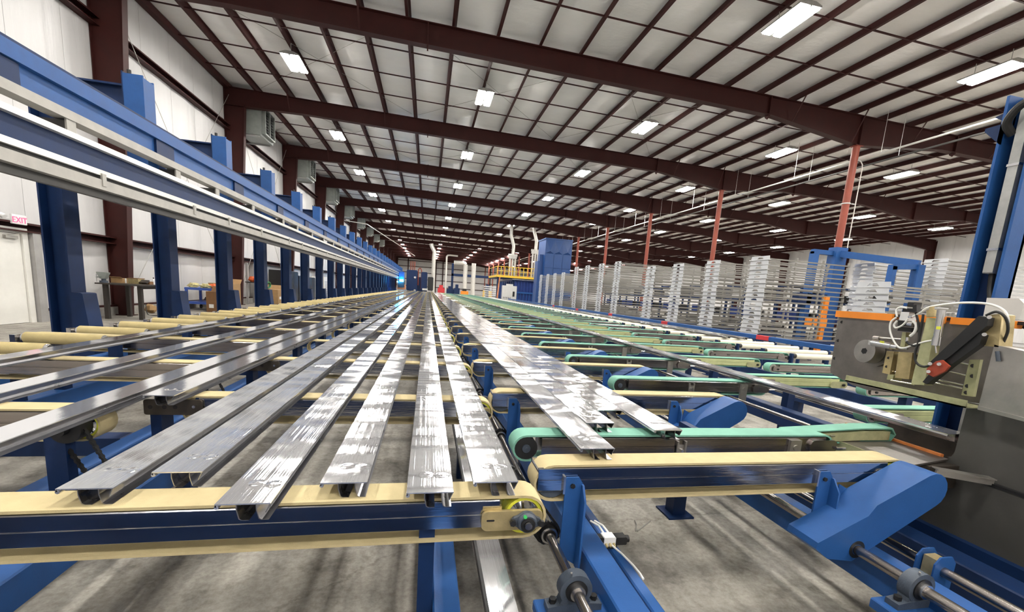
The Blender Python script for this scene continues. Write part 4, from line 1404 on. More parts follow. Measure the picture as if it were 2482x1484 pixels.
spart('edge_strip', 'orange', lambda b: b.box(2.882, 2.94, 2.18, 2.565, yz(2040, 768, 2.88)[1] - .004, yz(2040, 756, 2.88)[1] + .006))
spart('edge_strip', 'orange', lambda b: b.box(2.882, 2.94, 1.90, 2.06, yz(2240, 779, 2.88)[1] - .006, yz(2240, 766, 2.88)[1] + .004))
spart('edge_strip', 'orange', lambda b: b.box(2.882, 2.94, 1.60, 1.87, 1.392, 1.430))
spart('top_bar', 'black_metal', lambda b: b.box(2.90, 2.96, 1.45, 2.19, 1.41, 1.428))
# hub
hc = pt(2095, 851, 2.80)
hub = spart('hub_flange', 'plate_steel', lambda b: b.cyl((2.898, hc.y - .018, hc.z - .010), (2.872, hc.y - .018, hc.z - .010), .085, 32))
spart('hub', 'sheet_steel', lambda b: b.cyl((2.872, hc.y - .006, hc.z - .003), (2.80, hc.y, hc.z), .074, 36))
spart('hub_socket', 'black_metal', lambda b: b.cyl((2.803, hc.y, hc.z), (2.798, hc.y, hc.z), .020, 6))
for a in (70, 190, 310):
    spart('hub_bolt', 'black_metal', lambda b: b.cyl((2.874, hc.y - .018 + .078 * math.cos(math.radians(a)), hc.z - .010 + .078 * math.sin(math.radians(a))), (2.866, hc.y - .018 + .078 * math.cos(math.radians(a)), hc.z - .010 + .078 * math.sin(math.radians(a))), .010, 10))
# horizontal air cylinder
A, B_ = pt(2107, 830, 2.77), pt(2176, 842, 2.77)
spart('air_cylinder', 'bright_steel', lambda b: b.cyl(A.lerp(B_, .12), A.lerp(B_, .80), .020, 20).cyl(A.lerp(B_, .80), B_, .016, 16).cyl(B_, pt(2200, 846, 2.77), .007, 10).bar(A, A.lerp(B_, .14), .020, .030))
spart('cylinder_label', 'yellow_tyre', lambda b: b.box(2.7485, 2.7495, pt(2138, 828, 2.75).y - .014, pt(2138, 828, 2.75).y + .012, pt(2138, 828, 2.75).z - .008, pt(2138, 828, 2.75).z + .003))
spart('tie_rod', 'sheet_steel', lambda b: b.cyl(pt(2120, 818, 2.85), pt(2185, 823, 2.85), .007, 8).cyl(pt(2118, 819, 2.85), pt(2132, 820, 2.85), .013, 10))
# vertical air cylinder
A2, B2 = pt(2282, 752, 2.70), pt(2268, 838, 2.70)
spart('air_cylinder', 'bright_steel', lambda b: b.cyl(A2, B2, .0165, 20).cyl(A2.lerp(B2, .76), B2, .0195, 18).cyl(A2, A2.lerp(B2, .20), .0185, 18).cyl(B2, pt(2270, 856, 2.70), .005, 8))
spart('cylinder_label', 'yellow_tyre', lambda b: b.box(2.681, 2.6825, pt(2274, 795, 2.68).y - .010, pt(2274, 795, 2.68).y + .010, pt(2274, 795, 2.68).z - .008, pt(2274, 795, 2.68).z + .008))
# zinc post, blocks and plates
spart('zinc_post', 'zinc_green', lambda b: b.prism([yz(2246, 770, 2.74), yz(2270, 772, 2.74), yz(2240, 934, 2.74), yz(2208, 932, 2.74)], 'x', 2.74, 2.80))
spart('post_fitting', 'zinc_gold', lambda b: b.cyl(pt(2258, 752, 2.72), pt(2257, 768, 2.72), .021, 16).cyl(pt(2259, 744, 2.72), pt(2258, 752, 2.72), .011, 8))
spart('zinc_block', 'zinc_gold', lambda b: b.prism([yz(2178, 853, 2.78), yz(2212, 856, 2.78), yz(2203, 920, 2.78), yz(2169, 916, 2.78)], 'x', 2.78, 2.87))
zp = spart('zinc_plate', 'zinc_gold', lambda b: b.prism([yz(2149, 851, 2.82), yz(2167, 853, 2.82), yz(2156, 908, 2.82), yz(2138, 904, 2.82)], 'x', 2.82, 2.86))
for q in ((2154, 868), (2149, 889)):
    spart('bolt_hole', 'black_metal', lambda b: b.cyl(pt(*q, 2.8185), pt(*q, 2.8205), .008, 14), zp)
spart('slot_block', 'zinc_green', lambda b: b.prism([yz(2152, 908, 2.80), yz(2166, 910, 2.80), yz(2163, 922, 2.80), yz(2149, 920, 2.80)], 'x', 2.80, 2.87))
spart('guide_rod', 'bright_steel', lambda b: b.cyl(pt(2166, 858, 2.84), pt(2215, 864, 2.84), .005, 8).cyl(pt(2160, 900, 2.84), pt(2210, 908, 2.84), .005, 8).cyl(pt(2160, 922, 2.80), pt(2218, 932, 2.80), .006, 8))
spart('pillar', 'brown_plate', lambda b: b.prism([yz(2208, 858, 2.81), yz(2222, 860, 2.81), yz(2212, 922, 2.81), yz(2199, 920, 2.81)], 'x', 2.81, 2.87))
# yellow-green feeder post behind the valves
spart('valve_post', 'zinc_green', lambda b: b.prism([yz(2187, 805, 2.80), yz(2196, 806, 2.80), yz(2192, 846, 2.80), yz(2181, 845, 2.80)], 'x', 2.80, 2.83))
# valves
spart('valve', 'black_metal', lambda b: b.box(2.74, 2.80, pt(2214, 740, 2.74).y, pt(2199, 740, 2.74).y, pt(2205, 744, 2.74).z, pt(2205, 732, 2.74).z, .004).bar(pt(2222, 740, 2.74), pt(2222, 758, 2.74), .03, .02).box(2.75, 2.81, pt(2215, 750, 2.75).y, pt(2188, 750, 2.75).y, pt(2205, 757, 2.75).z, pt(2205, 748, 2.75).z))
spart('valve_block', 'white_plastic', lambda b: b.prism([yz(2184, 756, 2.75), yz(2204, 757, 2.75), yz(2200, 778, 2.75), yz(2179, 776, 2.75)], 'x', 2.75, 2.81))
spart('valve', 'black_metal', lambda b: b.prism([yz(2177, 777, 2.76), yz(2200, 779, 2.76), yz(2198, 792, 2.76), yz(2175, 790, 2.76)], 'x', 2.76, 2.82).prism([yz(2178, 792, 2.77), yz(2210, 795, 2.77), yz(2207, 805, 2.77), yz(2175, 802, 2.77)], 'x', 2.77, 2.82))
spart('fitting', 'bright_steel', lambda b: b.cyl(pt(2203, 768, 2.75), pt(2212, 768, 2.75), .008, 10).cyl(pt(2201, 785, 2.75), pt(2213, 787, 2.75), .013, 10).cyl(pt(2199, 818, 2.79), pt(2198, 828, 2.79), .007, 8))


def smooth_path(pts, n=6):
    out = []
    P = [pts[0]] + pts + [pts[-1]]
    for i in range(1, len(P) - 2):
        for q in range(n):
            u = q / n
            a, b_, c, d = P[i - 1], P[i], P[i + 1], P[i + 2]
            out.append(0.5 * ((2 * b_) + (c - a) * u + (2 * a - 5 * b_ + 4 * c - d) * u * u + (3 * b_ - a - 3 * c + d) * u ** 3))
    out.append(pts[-1])
    return out


def hose(m, r, pix, X=2.74):
    pts = [pt(p[0], p[1], p[2] if len(p) > 2 else X) for p in pix]
    spart('hose', m, lambda b: b.tube(smooth_path(pts), r, 8))


hose('hose_white', .0058, [(2212, 768), (2232, 757), (2252, 745), (2300, 737), (2350, 734), (2400, 738), (2432, 752), (2443, 772), (2444, 790, 2.80)])
hose('hose_white', .0052, [(2172, 770), (2160, 780), (2157, 798), (2163, 820), (2176, 840), (2190, 844), (2215, 836), (2240, 829), (2262, 825)])
hose('hose_white', .0052, [(2174, 768), (2173, 752), (2182, 745), (2198, 747)])
hose('hose_white', .0052, [(2202, 772), (2188, 788), (2172, 795), (2167, 788), (2174, 778)])
hose('hose_white', .0075, [(2213, 778), (2221, 788), (2217, 805), (2206, 815)])
hose('black_rubber', .0062, [(2220, 758), (2226, 785), (2228, 820), (2218, 858), (2222, 880), (2240, 889), (2262, 882)])
hose('black_rubber', .0062, [(2238, 762), (2234, 790), (2229, 815)])
hose('black_rubber', .007, [(2198, 828), (2204, 834), (2216, 838), (2228, 835)])
hose('black_rubber', .0062, [(2390, 765, 2.70), (2415, 756, 2.70), (2437, 770, 2.70), (2443, 800, 2.72), (2432, 830, 2.75), (2425, 845, 2.80)])
hose('black_rubber', .0065, [(2400, 772, 2.95), (2440, 778, 2.95), (2482, 790, 2.95)])
hose('black_rubber', .0065, [(2440, 786, 2.95), (2470, 790, 2.95), (2500, 802, 2.95)])
# black swing arms, red knuckle, upper bracket
spart('swing_arm', 'black_metal', lambda b: b.prism([yz(2372, 766, 2.66), yz(2396, 770, 2.66), yz(2392, 790, 2.66), yz(2300, 866, 2.66), yz(2262, 892, 2.66), yz(2252, 880, 2.66)], 'x', 2.66, 2.70))
spart('swing_arm', 'black_metal', lambda b: b.prism([yz(2370, 806, 2.67), yz(2382, 812, 2.67), yz(2374, 835, 2.67), yz(2300, 888, 2.67), yz(2246, 932, 2.67), yz(2236, 926, 2.67), yz(2290, 862, 2.67)], 'x', 2.67, 2.715))
rp = spart('red_knuckle', 'red_plate', lambda b: b.prism([yz(2268, 876, 2.645), yz(2282, 873, 2.645), yz(2300, 888, 2.645), yz(2290, 900, 2.645), yz(2262, 914, 2.645), yz(2246, 906, 2.645), yz(2246, 894, 2.645)], 'x', 2.645, 2.66))
for q in ((2276, 883), (2250, 901), (2254, 882)):
    spart('bolt', 'bright_steel', lambda b: b.cyl(pt(*q, 2.644), pt(*q, 2.632), .009, 10), rp)
spart('upper_bracket', 'zinc_gold', lambda b: b.prism([yz(2394, 764, 2.71), yz(2422, 761, 2.71), yz(2428, 772, 2.71), yz(2420, 842, 2.71), yz(2378, 838, 2.71)], 'x', 2.71, 2.725)
      .prism([yz(2420, 761, 2.71), yz(2428, 763, 2.71), yz(2420, 842, 2.71), yz(2412, 842, 2.71)], 'x', 2.725, 2.80))
for q in ((2398, 769), (2386, 811)):
    spart('bolt', 'bright_steel', lambda b: b.cyl(pt(*q, 2.71), pt(*q, 2.65), .009, 10))
spart('adjuster_plate', 'zinc_green', lambda b: b.prism([yz(2350, 872, 2.78), yz(2376, 872, 2.78), yz(2358, 962, 2.78), yz(2330, 958, 2.78)], 'x', 2.78, 2.80))
for q in ((2358, 887), (2345, 936), (2342, 952), (2357, 912)):
    spart('adjuster_hole', 'black_metal', lambda b: b.cyl(pt(*q, 2.779), pt(*q, 2.782), .010, 14))
for a, c in (((2318, 878), (2350, 884)), ((2296, 900), (2342, 910)), ((2262, 918), (2336, 934)), ((2258, 926), (2334, 942))):
    spart('slide_rod', 'bright_steel', lambda b: b.cyl(pt(*a, 2.86), pt(*c, 2.86), .005, 8))
spart('lower_channel', 'zinc_green', lambda b: b.box(2.72, 2.86, 1.615, 2.265, .972, .980).box(2.72, 2.726, 1.615, 2.265, .972, 1.012))
spart('side_box', 'sheet_steel', lambda b: b.prism([yz(2410, 836, 2.71), yz(2560, 868, 2.71), yz(2560, 1035, 2.71), yz(2372, 984, 2.71)], 'x', 2.71, 2.78))
spart('box_rim', 'sheet_steel', lambda b: b.prism([yz(2372, 984, 2.705), yz(2560, 1033, 2.705), yz(2560, 1042, 2.705), yz(2371, 993, 2.705)], 'x', 2.70, 2.78))
spart('hinge_pin', 'cast_iron', lambda b: b.cyl(pt(2417, 852, 2.70), pt(2420, 876, 2.70), .008, 10))
spart('light_slot', 'bright_steel', lambda b: b.box(2.89, 2.899, 1.42, 1.56, 1.21, 1.216))
# chute beside the saw with a rusty lip and a pit of chips
ch = thing('saw_chute', 'stained steel chute plate with a rusty orange lip at the saw opening', 'chute', (2.43, 1.62, 0))
CO = Vector((2.43, 1.62, 0))


def cpart(name, m, fn, smooth=35):
    b = MB()
    fn(b)
    b.v = [(p[0] - CO.x, p[1] - CO.y, p[2]) for p in b.v]
    return b.build(name, m, ch, smooth=smooth)


cpart('plate', 'plate_steel', lambda b: b.hexa([(2.43, 1.62, .650), (2.832, 1.70, .650), (2.832, 2.28, .650), (2.43, 2.17, .650), (2.43, 1.62, .660), (2.832, 1.70, .660), (2.832, 2.28, .660), (2.43, 2.17, .660)]))
cpart('side_flange', 'zinc_green', lambda b: b.box(2.424, 2.43, 1.62, 2.17, .58, .662))
cpart('lip', 'rust_orange', lambda b: b.box(2.828, 2.8495, 1.735, 2.30, .655, .674, .003))
cpart('angle_edge', 'sheet_steel', lambda b: b.bar((2.60, 1.60, .635), (2.83, 1.50, .62), .012, .035).bar((2.60, 1.605, .652), (2.83, 1.505, .637), .05, .006))
cpart('stand', 'black_metal', lambda b: b.box(2.63, 2.70, 1.75, 1.83, .0, .65).box(2.63, 2.70, 2.05, 2.12, .0, .65))
cpart('under_tray', 'brown_plate', lambda b: b.box(2.62, 2.82, 1.64, 1.72, .52, .645))
pit = part(None, 'chip_pit', 'brown_plate', lambda b: b.box(2.873, 3.22, 1.72, 2.30, .503, .515).box(3.20, 3.22, 1.72, 2.30, .515, .69).box(2.873, 3.20, 2.28, 2.30, .515, .60).box(2.873, 3.20, 1.72, 1.735, .515, .66))
tag(pit, 'dark tray for saw chips behind the rusty lip', 'tray')


def chips(b):
    rnd = random.Random(3)
    for k in range(900):
        x = rnd.gauss(3.0, .06)
        y = rnd.gauss(1.98, .10)
        if not (2.88 < x < 3.17 and 1.76 < y < 2.25):
            continue
        z = .516 + .10 * math.exp(-((x - 3.0) ** 2 / .008 + (y - 1.98) ** 2 / .02)) * rnd.random() ** .3
        s = rnd.uniform(.003, .008)
        a = rnd.uniform(0, PI)
        b.add([(x, y, z), (x + s * math.cos(a), y + s * math.sin(a), z + s * .5), (x - s * math.sin(a) * .6, y + s * math.cos(a) * .6, z + s * .3), (x, y, z + s * .7)], [(0, 1, 2), (0, 1, 3), (1, 2, 3), (0, 2, 3)])


o = part(None, 'metal_chips', 'chip', chips, 0)
o['kind'] = 'stuff'
tag(o, 'heap of bright metal sawdust and chips in the tray', 'chips')

# blue post behind the saw with a grey conduit
t = thing('machine_post', 'tall blue channel post behind the saw with a grey conduit and cable', 'post', (3.5, 2.1, 0))
part(t, 'web', 'navy', lambda b: b.box(.02, .04, -.085, .085, .02, 2.78))
part(t, 'near_flange', 'blue', lambda b: b.box(-.09, .04, -.085, -.070, .02, 2.78))
part(t, 'far_flange', 'blue', lambda b: b.box(-.09, .04, .070, .085, .02, 2.78))
part(t, 'conduit', 'galv', lambda b: b.box(-.06, .02, -.028, .022, 1.72, 2.78, .006))
part(t, 'coupling', 'bright_steel', lambda b: b.box(-.064, .022, -.032, .026, 1.86, 1.875))
part(t, 'coupling', 'bright_steel', lambda b: b.box(-.064, .022, -.032, .026, 2.36, 2.375))
part(t, 'cable', 'black_rubber', lambda b: b.tube(smooth_path([Vector(q) for q in ((-.02, -.005, 1.72), (-.03, -.02, 1.62), (-.05, -.055, 1.52), (-.05, -.07, 1.42), (-.03, -.06, 1.30))]), .015, 10))
part(t, 'cable_loop', 'black_rubber', lambda b: b.tube(smooth_path([Vector(q) for q in ((-.05, .04, 2.55), (-.10, .05, 2.62), (-.11, -.02, 2.70), (-.09, -.12, 2.66), (-.05, -.16, 2.55))]), .022, 10))
part(t, 'gusset', 'navy', lambda b: b.prism([(.07, 2.50), (.16, 2.60), (.16, 2.62), (.07, 2.62)], 'x', -.09, -.075).prism([(.07, 2.62), (.17, 2.70), (.07, 2.72)], 'x', -.02, -.005))
part(t, 'base_plate', 'navy', lambda b: b.box(-.16, .12, -.16, .16, 0, .02))
t = thing('control_box', 'white control box beside the blue post behind the saw', 'control box', (3.30, 1.98, 1.36))
part(t, 'case', 'cab_grey', lambda b: b.prism([yz(2392, 722, 3.25), yz(2470, 724, 3.25), yz(2482, 736, 3.25), yz(2470, 776, 3.25), yz(2382, 772, 3.25)], 'x', 3.25, 3.40))
for o in [c for c in COL.objects if c.parent == t]:
    o.location = (-3.30, -1.98, -1.36)
part(t, 'switch', 'black_metal', lambda b: b.box(-.055, -.05, -.10, -.09, .05, .065))
part(t, 'stand', 'galv', lambda b: b.box(.0, .05, -.06, -.01, -1.36, .02))

# ================================================================== WHITE STACKING RACKS
def rack(label, group, lite):
    t = thing('stacking_rack', label, 'rack', (8.8, 0, 0), group)

    def plate(b, x):
        o = [(.035, .022), (.365, .022), (.695, .022), (.680, .121), (.365, .121), (.05, .121)]
        i = [(.245, .035), (.365, .035), (.485, .035), (.435, .090), (.365, .090), (.295, .090)]
        b.band(o, i, 'x', x, x + .014)
    p1 = part(t, 'end_plate', 'rack_white', lambda b: plate(b, 0))
    part(t, 'lip', 'rack_white', lambda b: b.prism([(0, .008), (.715, .008), (.735, .024), (.73, .030), (.705, .018), (0, .018)], 'x', -.03, .03))
    for yy in (.03, .66):
        part(t, 'bar', 'rack_bar', lambda b: b.box(.014, 2.60, yy, yy + .035, .020, .052))
    if not lite:
        for yy in (.03, .65):
            part(t, 'corner_post', 'rack_bar', lambda b: b.box(2.55, 2.60, yy, yy + .045, .052, .121))
        for xx in (.85, 1.70):
            part(t, 'spacer', 'rack_bar', lambda b: b.box(xx, xx + .04, .03, .065, .052, .121))
    return t


PZ = .1225
ra = rack('x', 'x', False)
rb = rack('x', 'x', True)
fresh = {ra.name: 1, rb.name: 1}
WORDS = ['first', 'second', 'third', 'fourth', 'fifth', 'sixth', 'seventh', 'eighth', 'ninth', 'tenth', 'eleventh', 'twelfth']
dolly = None


def stack(x, y, n, z0, src, which, jit=.012):
    for i in range(n):
        top = i == n - 1
        lab = 'topmost white stacking rack of the %s' % which if top else 'white stacking rack, %s from the top of the %s' % (nth(n - i), which)
        loc = (x + random.uniform(-jit, jit), y + random.uniform(-jit, jit), z0 + PZ * i)
        if fresh.get(src.name):
            fresh[src.name] = 0
            src.location = loc
            src['label'] = lab
            src['group'] = 'racks of the ' + which
        else:
            dup(src, loc, lab, 'racks of the ' + which)


def make_dolly(x, y, h, which):
    global dolly
    lab = 'low steel dolly carrying the %s' % which
    if dolly is None:
        dolly = thing('rack_dolly', lab, 'dolly', (x, y, 0), 'rack dollies')
        part(dolly, 'deck', 'navy', lambda b: b.box(.0, 2.6, .02, .70, h - .06, h + .007))
        for sx, sy in ((.1, .08), (2.4, .08), (.1, .58), (2.4, .58)):
            part(dolly, 'leg', 'navy', lambda b: b.box(sx, sx + .08, sy, sy + .08, 0, h - .06))
    else:
        dup(dolly, (x, y, 0), lab)


SY = [9.95, 11.89, 13.83, 15.76, 18.95, 20.89, 22.91, 24.76, 27.30, 29.20, 31.08, 33.05]
SN = [18, 18, 18, 18, 21, 21, 21, 21, 19, 19, 19, 19]
for i, (y, n) in enumerate(zip(SY, SN)):
    which = '%s rack stack from the saw' % WORDS[i]
    stack(8.8, y, n, .62, ra if i < 4 else rb, which)
    make_dolly(8.8, y, .613, which)
stack(8.6, 6.62, 12, .62, ra, 'low rack stack behind the saw')
make_dolly(8.6, 6.62, .613, 'low rack stack behind the saw')
stack(13.6, 11.05, 20, .62, ra, 'rack stack inside the blue gantry', .02)
make_dolly(13.6, 11.05, .613, 'rack stack inside the blue gantry')
stack(15.4, 10.35, 22, .62, ra, 'rack stack beside the blue gantry')
make_dolly(15.4, 10.35, .613, 'rack stack beside the blue gantry')
# bright tubes lying in the two outer stacks
for bx, by, n0, n1, w in ((13.6, 11.05, 8, 20, 'in the rack stack inside the blue gantry'), (15.4, 10.35, 10, 22, 'in the rack stack beside the blue gantry')):
    for i in range(n0, n1):
        tag(part(None, 'steel_tube', 'tube_white', lambda b: b.box(bx + .1, bx + 3.6, by + .10, by + .16, .62 + PZ * i + .052, .62 + PZ * i + .112, .01)), 'bright square tube lying %s' % w, 'tube', 'tubes ' + w)
# blue gantry frame, orange lift and dark motor among the racks
t = thing('gantry_frame', 'blue steel gantry frame standing among the white racks', 'gantry', (13.0, 9.6, 0))
GY = 9.6


def gp(px, py, Y):
    q = on(px, py, 'Y', Y)
    return (q.x - 13.0, Y - GY, q.z)


GX0, GX1 = on(2036, 602, 'Y', 11.9).x - 13.0, on(2228, 640, 'Y', 9.9).x - 13.0
part(t, 'post', 'blue', lambda b: b.box(GX0 - .22, GX0 + .22, 2.2, 2.5, 0, 3.55))
part(t, 'post', 'blue', lambda b: b.box(GX1 - .12, GX1 + .12, .2, .4, 0, 2.95))
part(t, 'post', 'blue', lambda b: b.box(GX0 - .98, GX0 - .80, 2.25, 2.45, 0, 3.36))
part(t, 'post', 'blue', lambda b: b.box(GX1 - .95, GX1 - .80, .25, .4, 0, 2.85))
part(t, 'beam', 'blue', lambda b: b.bar((GX0, 2.3, 3.36), (GX1, .3, 2.98), .16, .20))
part(t, 'beam', 'blue', lambda b: b.bar((GX0 - .98, 2.35, 3.36), (GX0, 2.35, 3.36), .14, .14))
part(t, 'beam', 'blue', lambda b: b.bar((GX1 - .95, .32, 2.82), (GX1, .32, 2.90), .14, .14))
part(t, 'low_beam', 'navy', lambda b: b.bar((GX0 - 1.3, 2.4, 1.85), (GX0 + .1, 2.4, 1.85), .3, .35))
part(t, 'motor', 'black_metal', lambda b: b.cyl((GX1 - 2.2, -.5, 1.9), (GX1 - 1.9, -.5, 1.9), .14, 16))
t = thing('orange_lift', 'orange lift frame seen through the racks', 'lift', (12.15, 11.5, 0))
part(t, 'mast', 'orange', lambda b: b.box(.30, .45, 0, .15, 0, 1.95))
part(t, 'fork_carriage', 'orange', lambda b: b.box(-.35, .45, -.05, .0, .95, 1.25))
part(t, 'brace', 'orange', lambda b: b.bar((.1, -.02, 1.2), (.38, -.02, 1.6), .05, .12))
# dark shelving units standing in a row behind the rack stacks
u0 = None
for k in range(7):
    lab = 'dark shelving unit with crates behind the %s rack stack' % WORDS[k]
    loc = (12.6 + .12 * k, 12.6 + 2.9 * k, 0)
    if u0 is None:
        u0 = thing('shelving_unit', lab, 'shelving', loc, 'shelving behind the racks')
        for sx in (0, 2.5):
            for sy in (0, 1.0):
                part(u0, 'upright', 'navy', lambda b: b.box(sx, sx + .08, sy, sy + .08, 0, 2.35))
        for z in (.35, 1.05, 1.75, 2.27):
            part(u0, 'shelf', 'navy', lambda b: b.box(0, 2.58, 0, 1.08, z, z + .06))
        rnd = random.Random(11)
        for z in (.41, 1.11, 1.81):
            x = .15
            while x < 2.1:
                w_ = rnd.uniform(.35, .55)
                h = rnd.uniform(.25, .42)
                part(u0, 'crate', rnd.choice(['black_cab', 'oven_blue', 'brown_plate', 'cab_grey']), lambda b: b.box(x, x + w_, .15, .9, z, z + h, .01))
                x += w_ + rnd.uniform(.05, .15)
    else:
        dup(u0, loc, lab)

# ================================================================== LEFT SIDE: bench, cart, boxes, shelf, cabinets
bn = thing('work_bench', 'dark steel work bench before the first red column', 'bench', (-7.8, 13.55, 0), rz=0.0)
part(bn, 'top', 'bench_dark', lambda b: b.box(-.55, .45, -.62, .62, .90, .935))
for sx, sy in ((-.42, -.45), (.30, -.35), (-.42, .40), (.30, .45)):
    part(bn, 'leg', 'bench_dark', lambda b: b.box(sx - .045, sx + .045, sy - .045, sy + .045, 0, .90))
part(bn, 'apron', 'bench_dark', lambda b: b.box(.30, .34, -.35, .45, .82, .90))
v = thing('bench_vise', 'grey bench vise on the near corner of the dark bench', 'vise', (-8.30, 13.18, .935))
part(v, 'base', 'cast_iron', lambda b: b.cyl((0, 0, 0), (0, 0, .05), .09, 14).cyl((0, 0, .05), (0, 0, .12), .05, 12))
part(v, 'jaw', 'heater_grey', lambda b: b.prism([(-.05, .10), (.05, .10), (.12, .24), (.12, .27), (-.12, .27), (-.12, .24)], 'y', -.06, .06))
part(v, 'screw', 'bright_steel', lambda b: b.cyl((-.02, -.24, .14), (-.02, -.06, .14), .015, 10))
part(v, 'handle', 'bright_steel', lambda b: b.cyl((-.02, -.22, .02), (-.02, -.22, .22), .009, 8))
t = thing('cardboard_box', 'small open cardboard box on the dark bench', 'box', (-8.30, 13.78, .935))
part(t, 'carton', 'cardboard', lambda b: b.box(-.14, .14, -.12, .12, 0, .13))
part(t, 'flap', 'cardboard', lambda b: b.hexa([(-.14, -.12, .13), (.14, -.12, .13), (.14, -.20, .16), (-.14, -.20, .16), (-.14, -.12, .135), (.14, -.12, .135), (.14, -.20, .165), (-.14, -.20, .165)]))
part(t, 'tape', 'paper', lambda b: b.box(.1405, .142, -.03, .03, 0, .13))
t = thing('parts_bin', 'yellow and brown parts bin on the dark bench', 'bin', (-7.92, 13.80, .935))
part(t, 'tub', 'zinc_gold', lambda b: b.prism([(-.13, 0), (.13, 0), (.15, .14), (-.15, .14)], 'x', -.12, .12))
part(t, 'label', 'paper', lambda b: b.box(.12, .122, .04, .10, .02, .10))
part(t, 'rim', 'cardboard_dark', lambda b: b.box(-.125, .125, -.155, .155, .14, .155))
t = thing('tool_case', 'dark brown tool case standing open on the bench', 'case', (-7.75, 13.92, .935))
part(t, 'tray', 'cardboard_dark', lambda b: b.box(-.14, .14, -.10, .12, 0, .08))
part(t, 'lid', 'bench_dark', lambda b: b.hexa([(-.14, -.10, .08), (.14, -.10, .08), (.14, -.22, .02), (-.14, -.22, .02), (-.14, -.09, .12), (.14, -.09, .12), (.14, -.24, .05), (-.14, -.24, .05)]))
t = thing('spray_bottle', 'small white bottle with dark cap at the end of the bench', 'bottle', (-7.62, 14.02, .935))
part(t, 'bottle', 'white_plastic', lambda b: b.cyl((0, 0, 0), (0, 0, .13), .03, 12).cyl((0, 0, .13), (0, 0, .16), .03, 12, .012))
part(t, 'cap', 'bench_dark', lambda b: b.cyl((0, 0, .16), (0, 0, .20), .014, 8))
tag(part(None, 'cloth_bundle', 'cardboard', lambda b: b.blob((-8.45, 15.35, .14), (.14, .17, .14), 4)), 'brown crumpled bundle lying by the curb past the bench', 'bundle')
tag(part(None, 'power_cord', 'black_rubber', lambda b: b.tube(smooth_path([Vector(q) for q in ((-8.35, 14.9, .30), (-8.2, 14.7, .02), (-7.9, 14.5, .012), (-7.7, 14.8, .012), (-7.5, 14.6, .012), (-7.3, 14.9, .012))]), .012, 6)), 'black power cord lying on the floor by the bench', 'cord')
hc_ = thing('hose_reel', 'coiled black hose hanging beside the second runway post', 'hose', (-8.45, 16.4, .2))
for k in range(3):
    part(hc_, 'coil', 'black_rubber', lambda b: b.tube([(.03 * k, .22 * math.cos(2 * PI * i / 20), .30 + .30 * math.sin(2 * PI * i / 20)) for i in range(21)], .018, 6))
part(hc_, 'hook', 'galv', lambda b: b.box(-.3, .08, -.03, .03, .56, .60).box(-.3, -.25, -.03, .03, -.2, .6))
# blue cart with gloves and rags
ct = thing('tool_cart', 'blue two-shelf cart loaded with gloves past the second post', 'cart', (-7.9, 17.95, 0))
part(ct, 'top_tray', 'cart_blue', lambda b: b.box(-.62, .40, -.55, .55, .72, .80, .02))
part(ct, 'lower_tray', 'cart_blue', lambda b: b.box(-.62, .40, -.55, .55, .22, .30, .02))
for sx, sy in ((-.58, -.50), (.34, -.50), (-.58, .48), (.34, .48)):
    part(ct, 'upright', 'cart_blue', lambda b: b.box(sx - .035, sx + .035, sy - .035, sy + .035, .30, .72))
    part(ct, 'castor', 'black_rubber', lambda b: b.cyl((sx - .02, sy, .08), (sx + .02, sy, .08), .08, 14).box(sx - .035, sx + .035, sy - .02, sy + .02, .08, .22))
for i, (dx, dy, m, lab) in enumerate(((-.45, -.30, 'glove_yellow', 'heap of yellow work gloves on the blue cart'), (-.10, -.20, 'glove_yellow', 'loose yellow gloves in the middle of the blue cart'), (.05, .10, 'bag_orange', 'red and orange rag heap on the blue cart'), (.22, .35, 'bag_orange', 'small orange rag at the end of the blue cart'), (-.1, .05, 'black_rubber', 'dark bundle on the lower shelf of the blue cart'))):
    zz = .87 if i < 4 else .40
    tag(part(None, 'work_gloves', m, lambda b: b.blob((-7.9 + dx, 17.95 + dy, zz), (.17, .15, .09), 20 + i, rough=.35)), lab, 'gloves')
# cardboard boxes
for lab, x, y, sx, sy, h, m, lbl in (('tall brown cardboard box with white labels beside the blue cart', -7.62, 16.92, .42, .38, .72, 'cardboard_dark', True), ('big open cardboard box behind the labelled one', -8.35, 18.75, .75, 1.0, .98, 'cardboard', False),
                                     ('large cardboard box full of hose past the third post', -7.6, 21.4, .9, 1.0, .80, 'cardboard', True)):
    t = thing('cardboard_box', lab, 'box', (x, y, 0))
    part(t, 'carton', m, lambda b: b.box(0, sx, 0, sy, 0, h))
    part(t, 'flap', m, lambda b: b.hexa([(0, sy, h), (sx, sy, h), (sx, sy + .16, h + .18), (0, sy + .16, h + .18), (0, sy, h + .006), (sx, sy, h + .006), (sx, sy + .16, h + .186), (0, sy + .16, h + .186)]))
    if lbl:
        part(t, 'shipping_label', 'paper', lambda b: b.box(sx * .2, sx * .55, -.002, 0, h * .2, h * .38).box(sx, sx + .002, sy * .2, sy * .5, h * .45, h * .6))
tag(part(None, 'hose_coil', 'hose_green', lambda b: [b.tube([(-7.25 + .03 * q, 21.75 + .26 * math.cos(2 * PI * i / 18), .97 + .14 * math.sin(2 * PI * i / 18) + .01) for i in range(19)], .025, 6) for q in range(3)]), 'green hose coil lying on the large cardboard box', 'hose')
for i, (x, y, r) in enumerate(((-6.9, 20.6, .22), (-7.2, 20.9, .16))):
    tag(part(None, 'rag_bag', ('black_rubber', 'glove_yellow')[i], lambda b: b.blob((x, y, r * 1.0), (r, r, r), 40 + i)), ('black bag on the floor before the hose box', 'yellow rag bundle on the floor before the hose box')[i], 'bag')
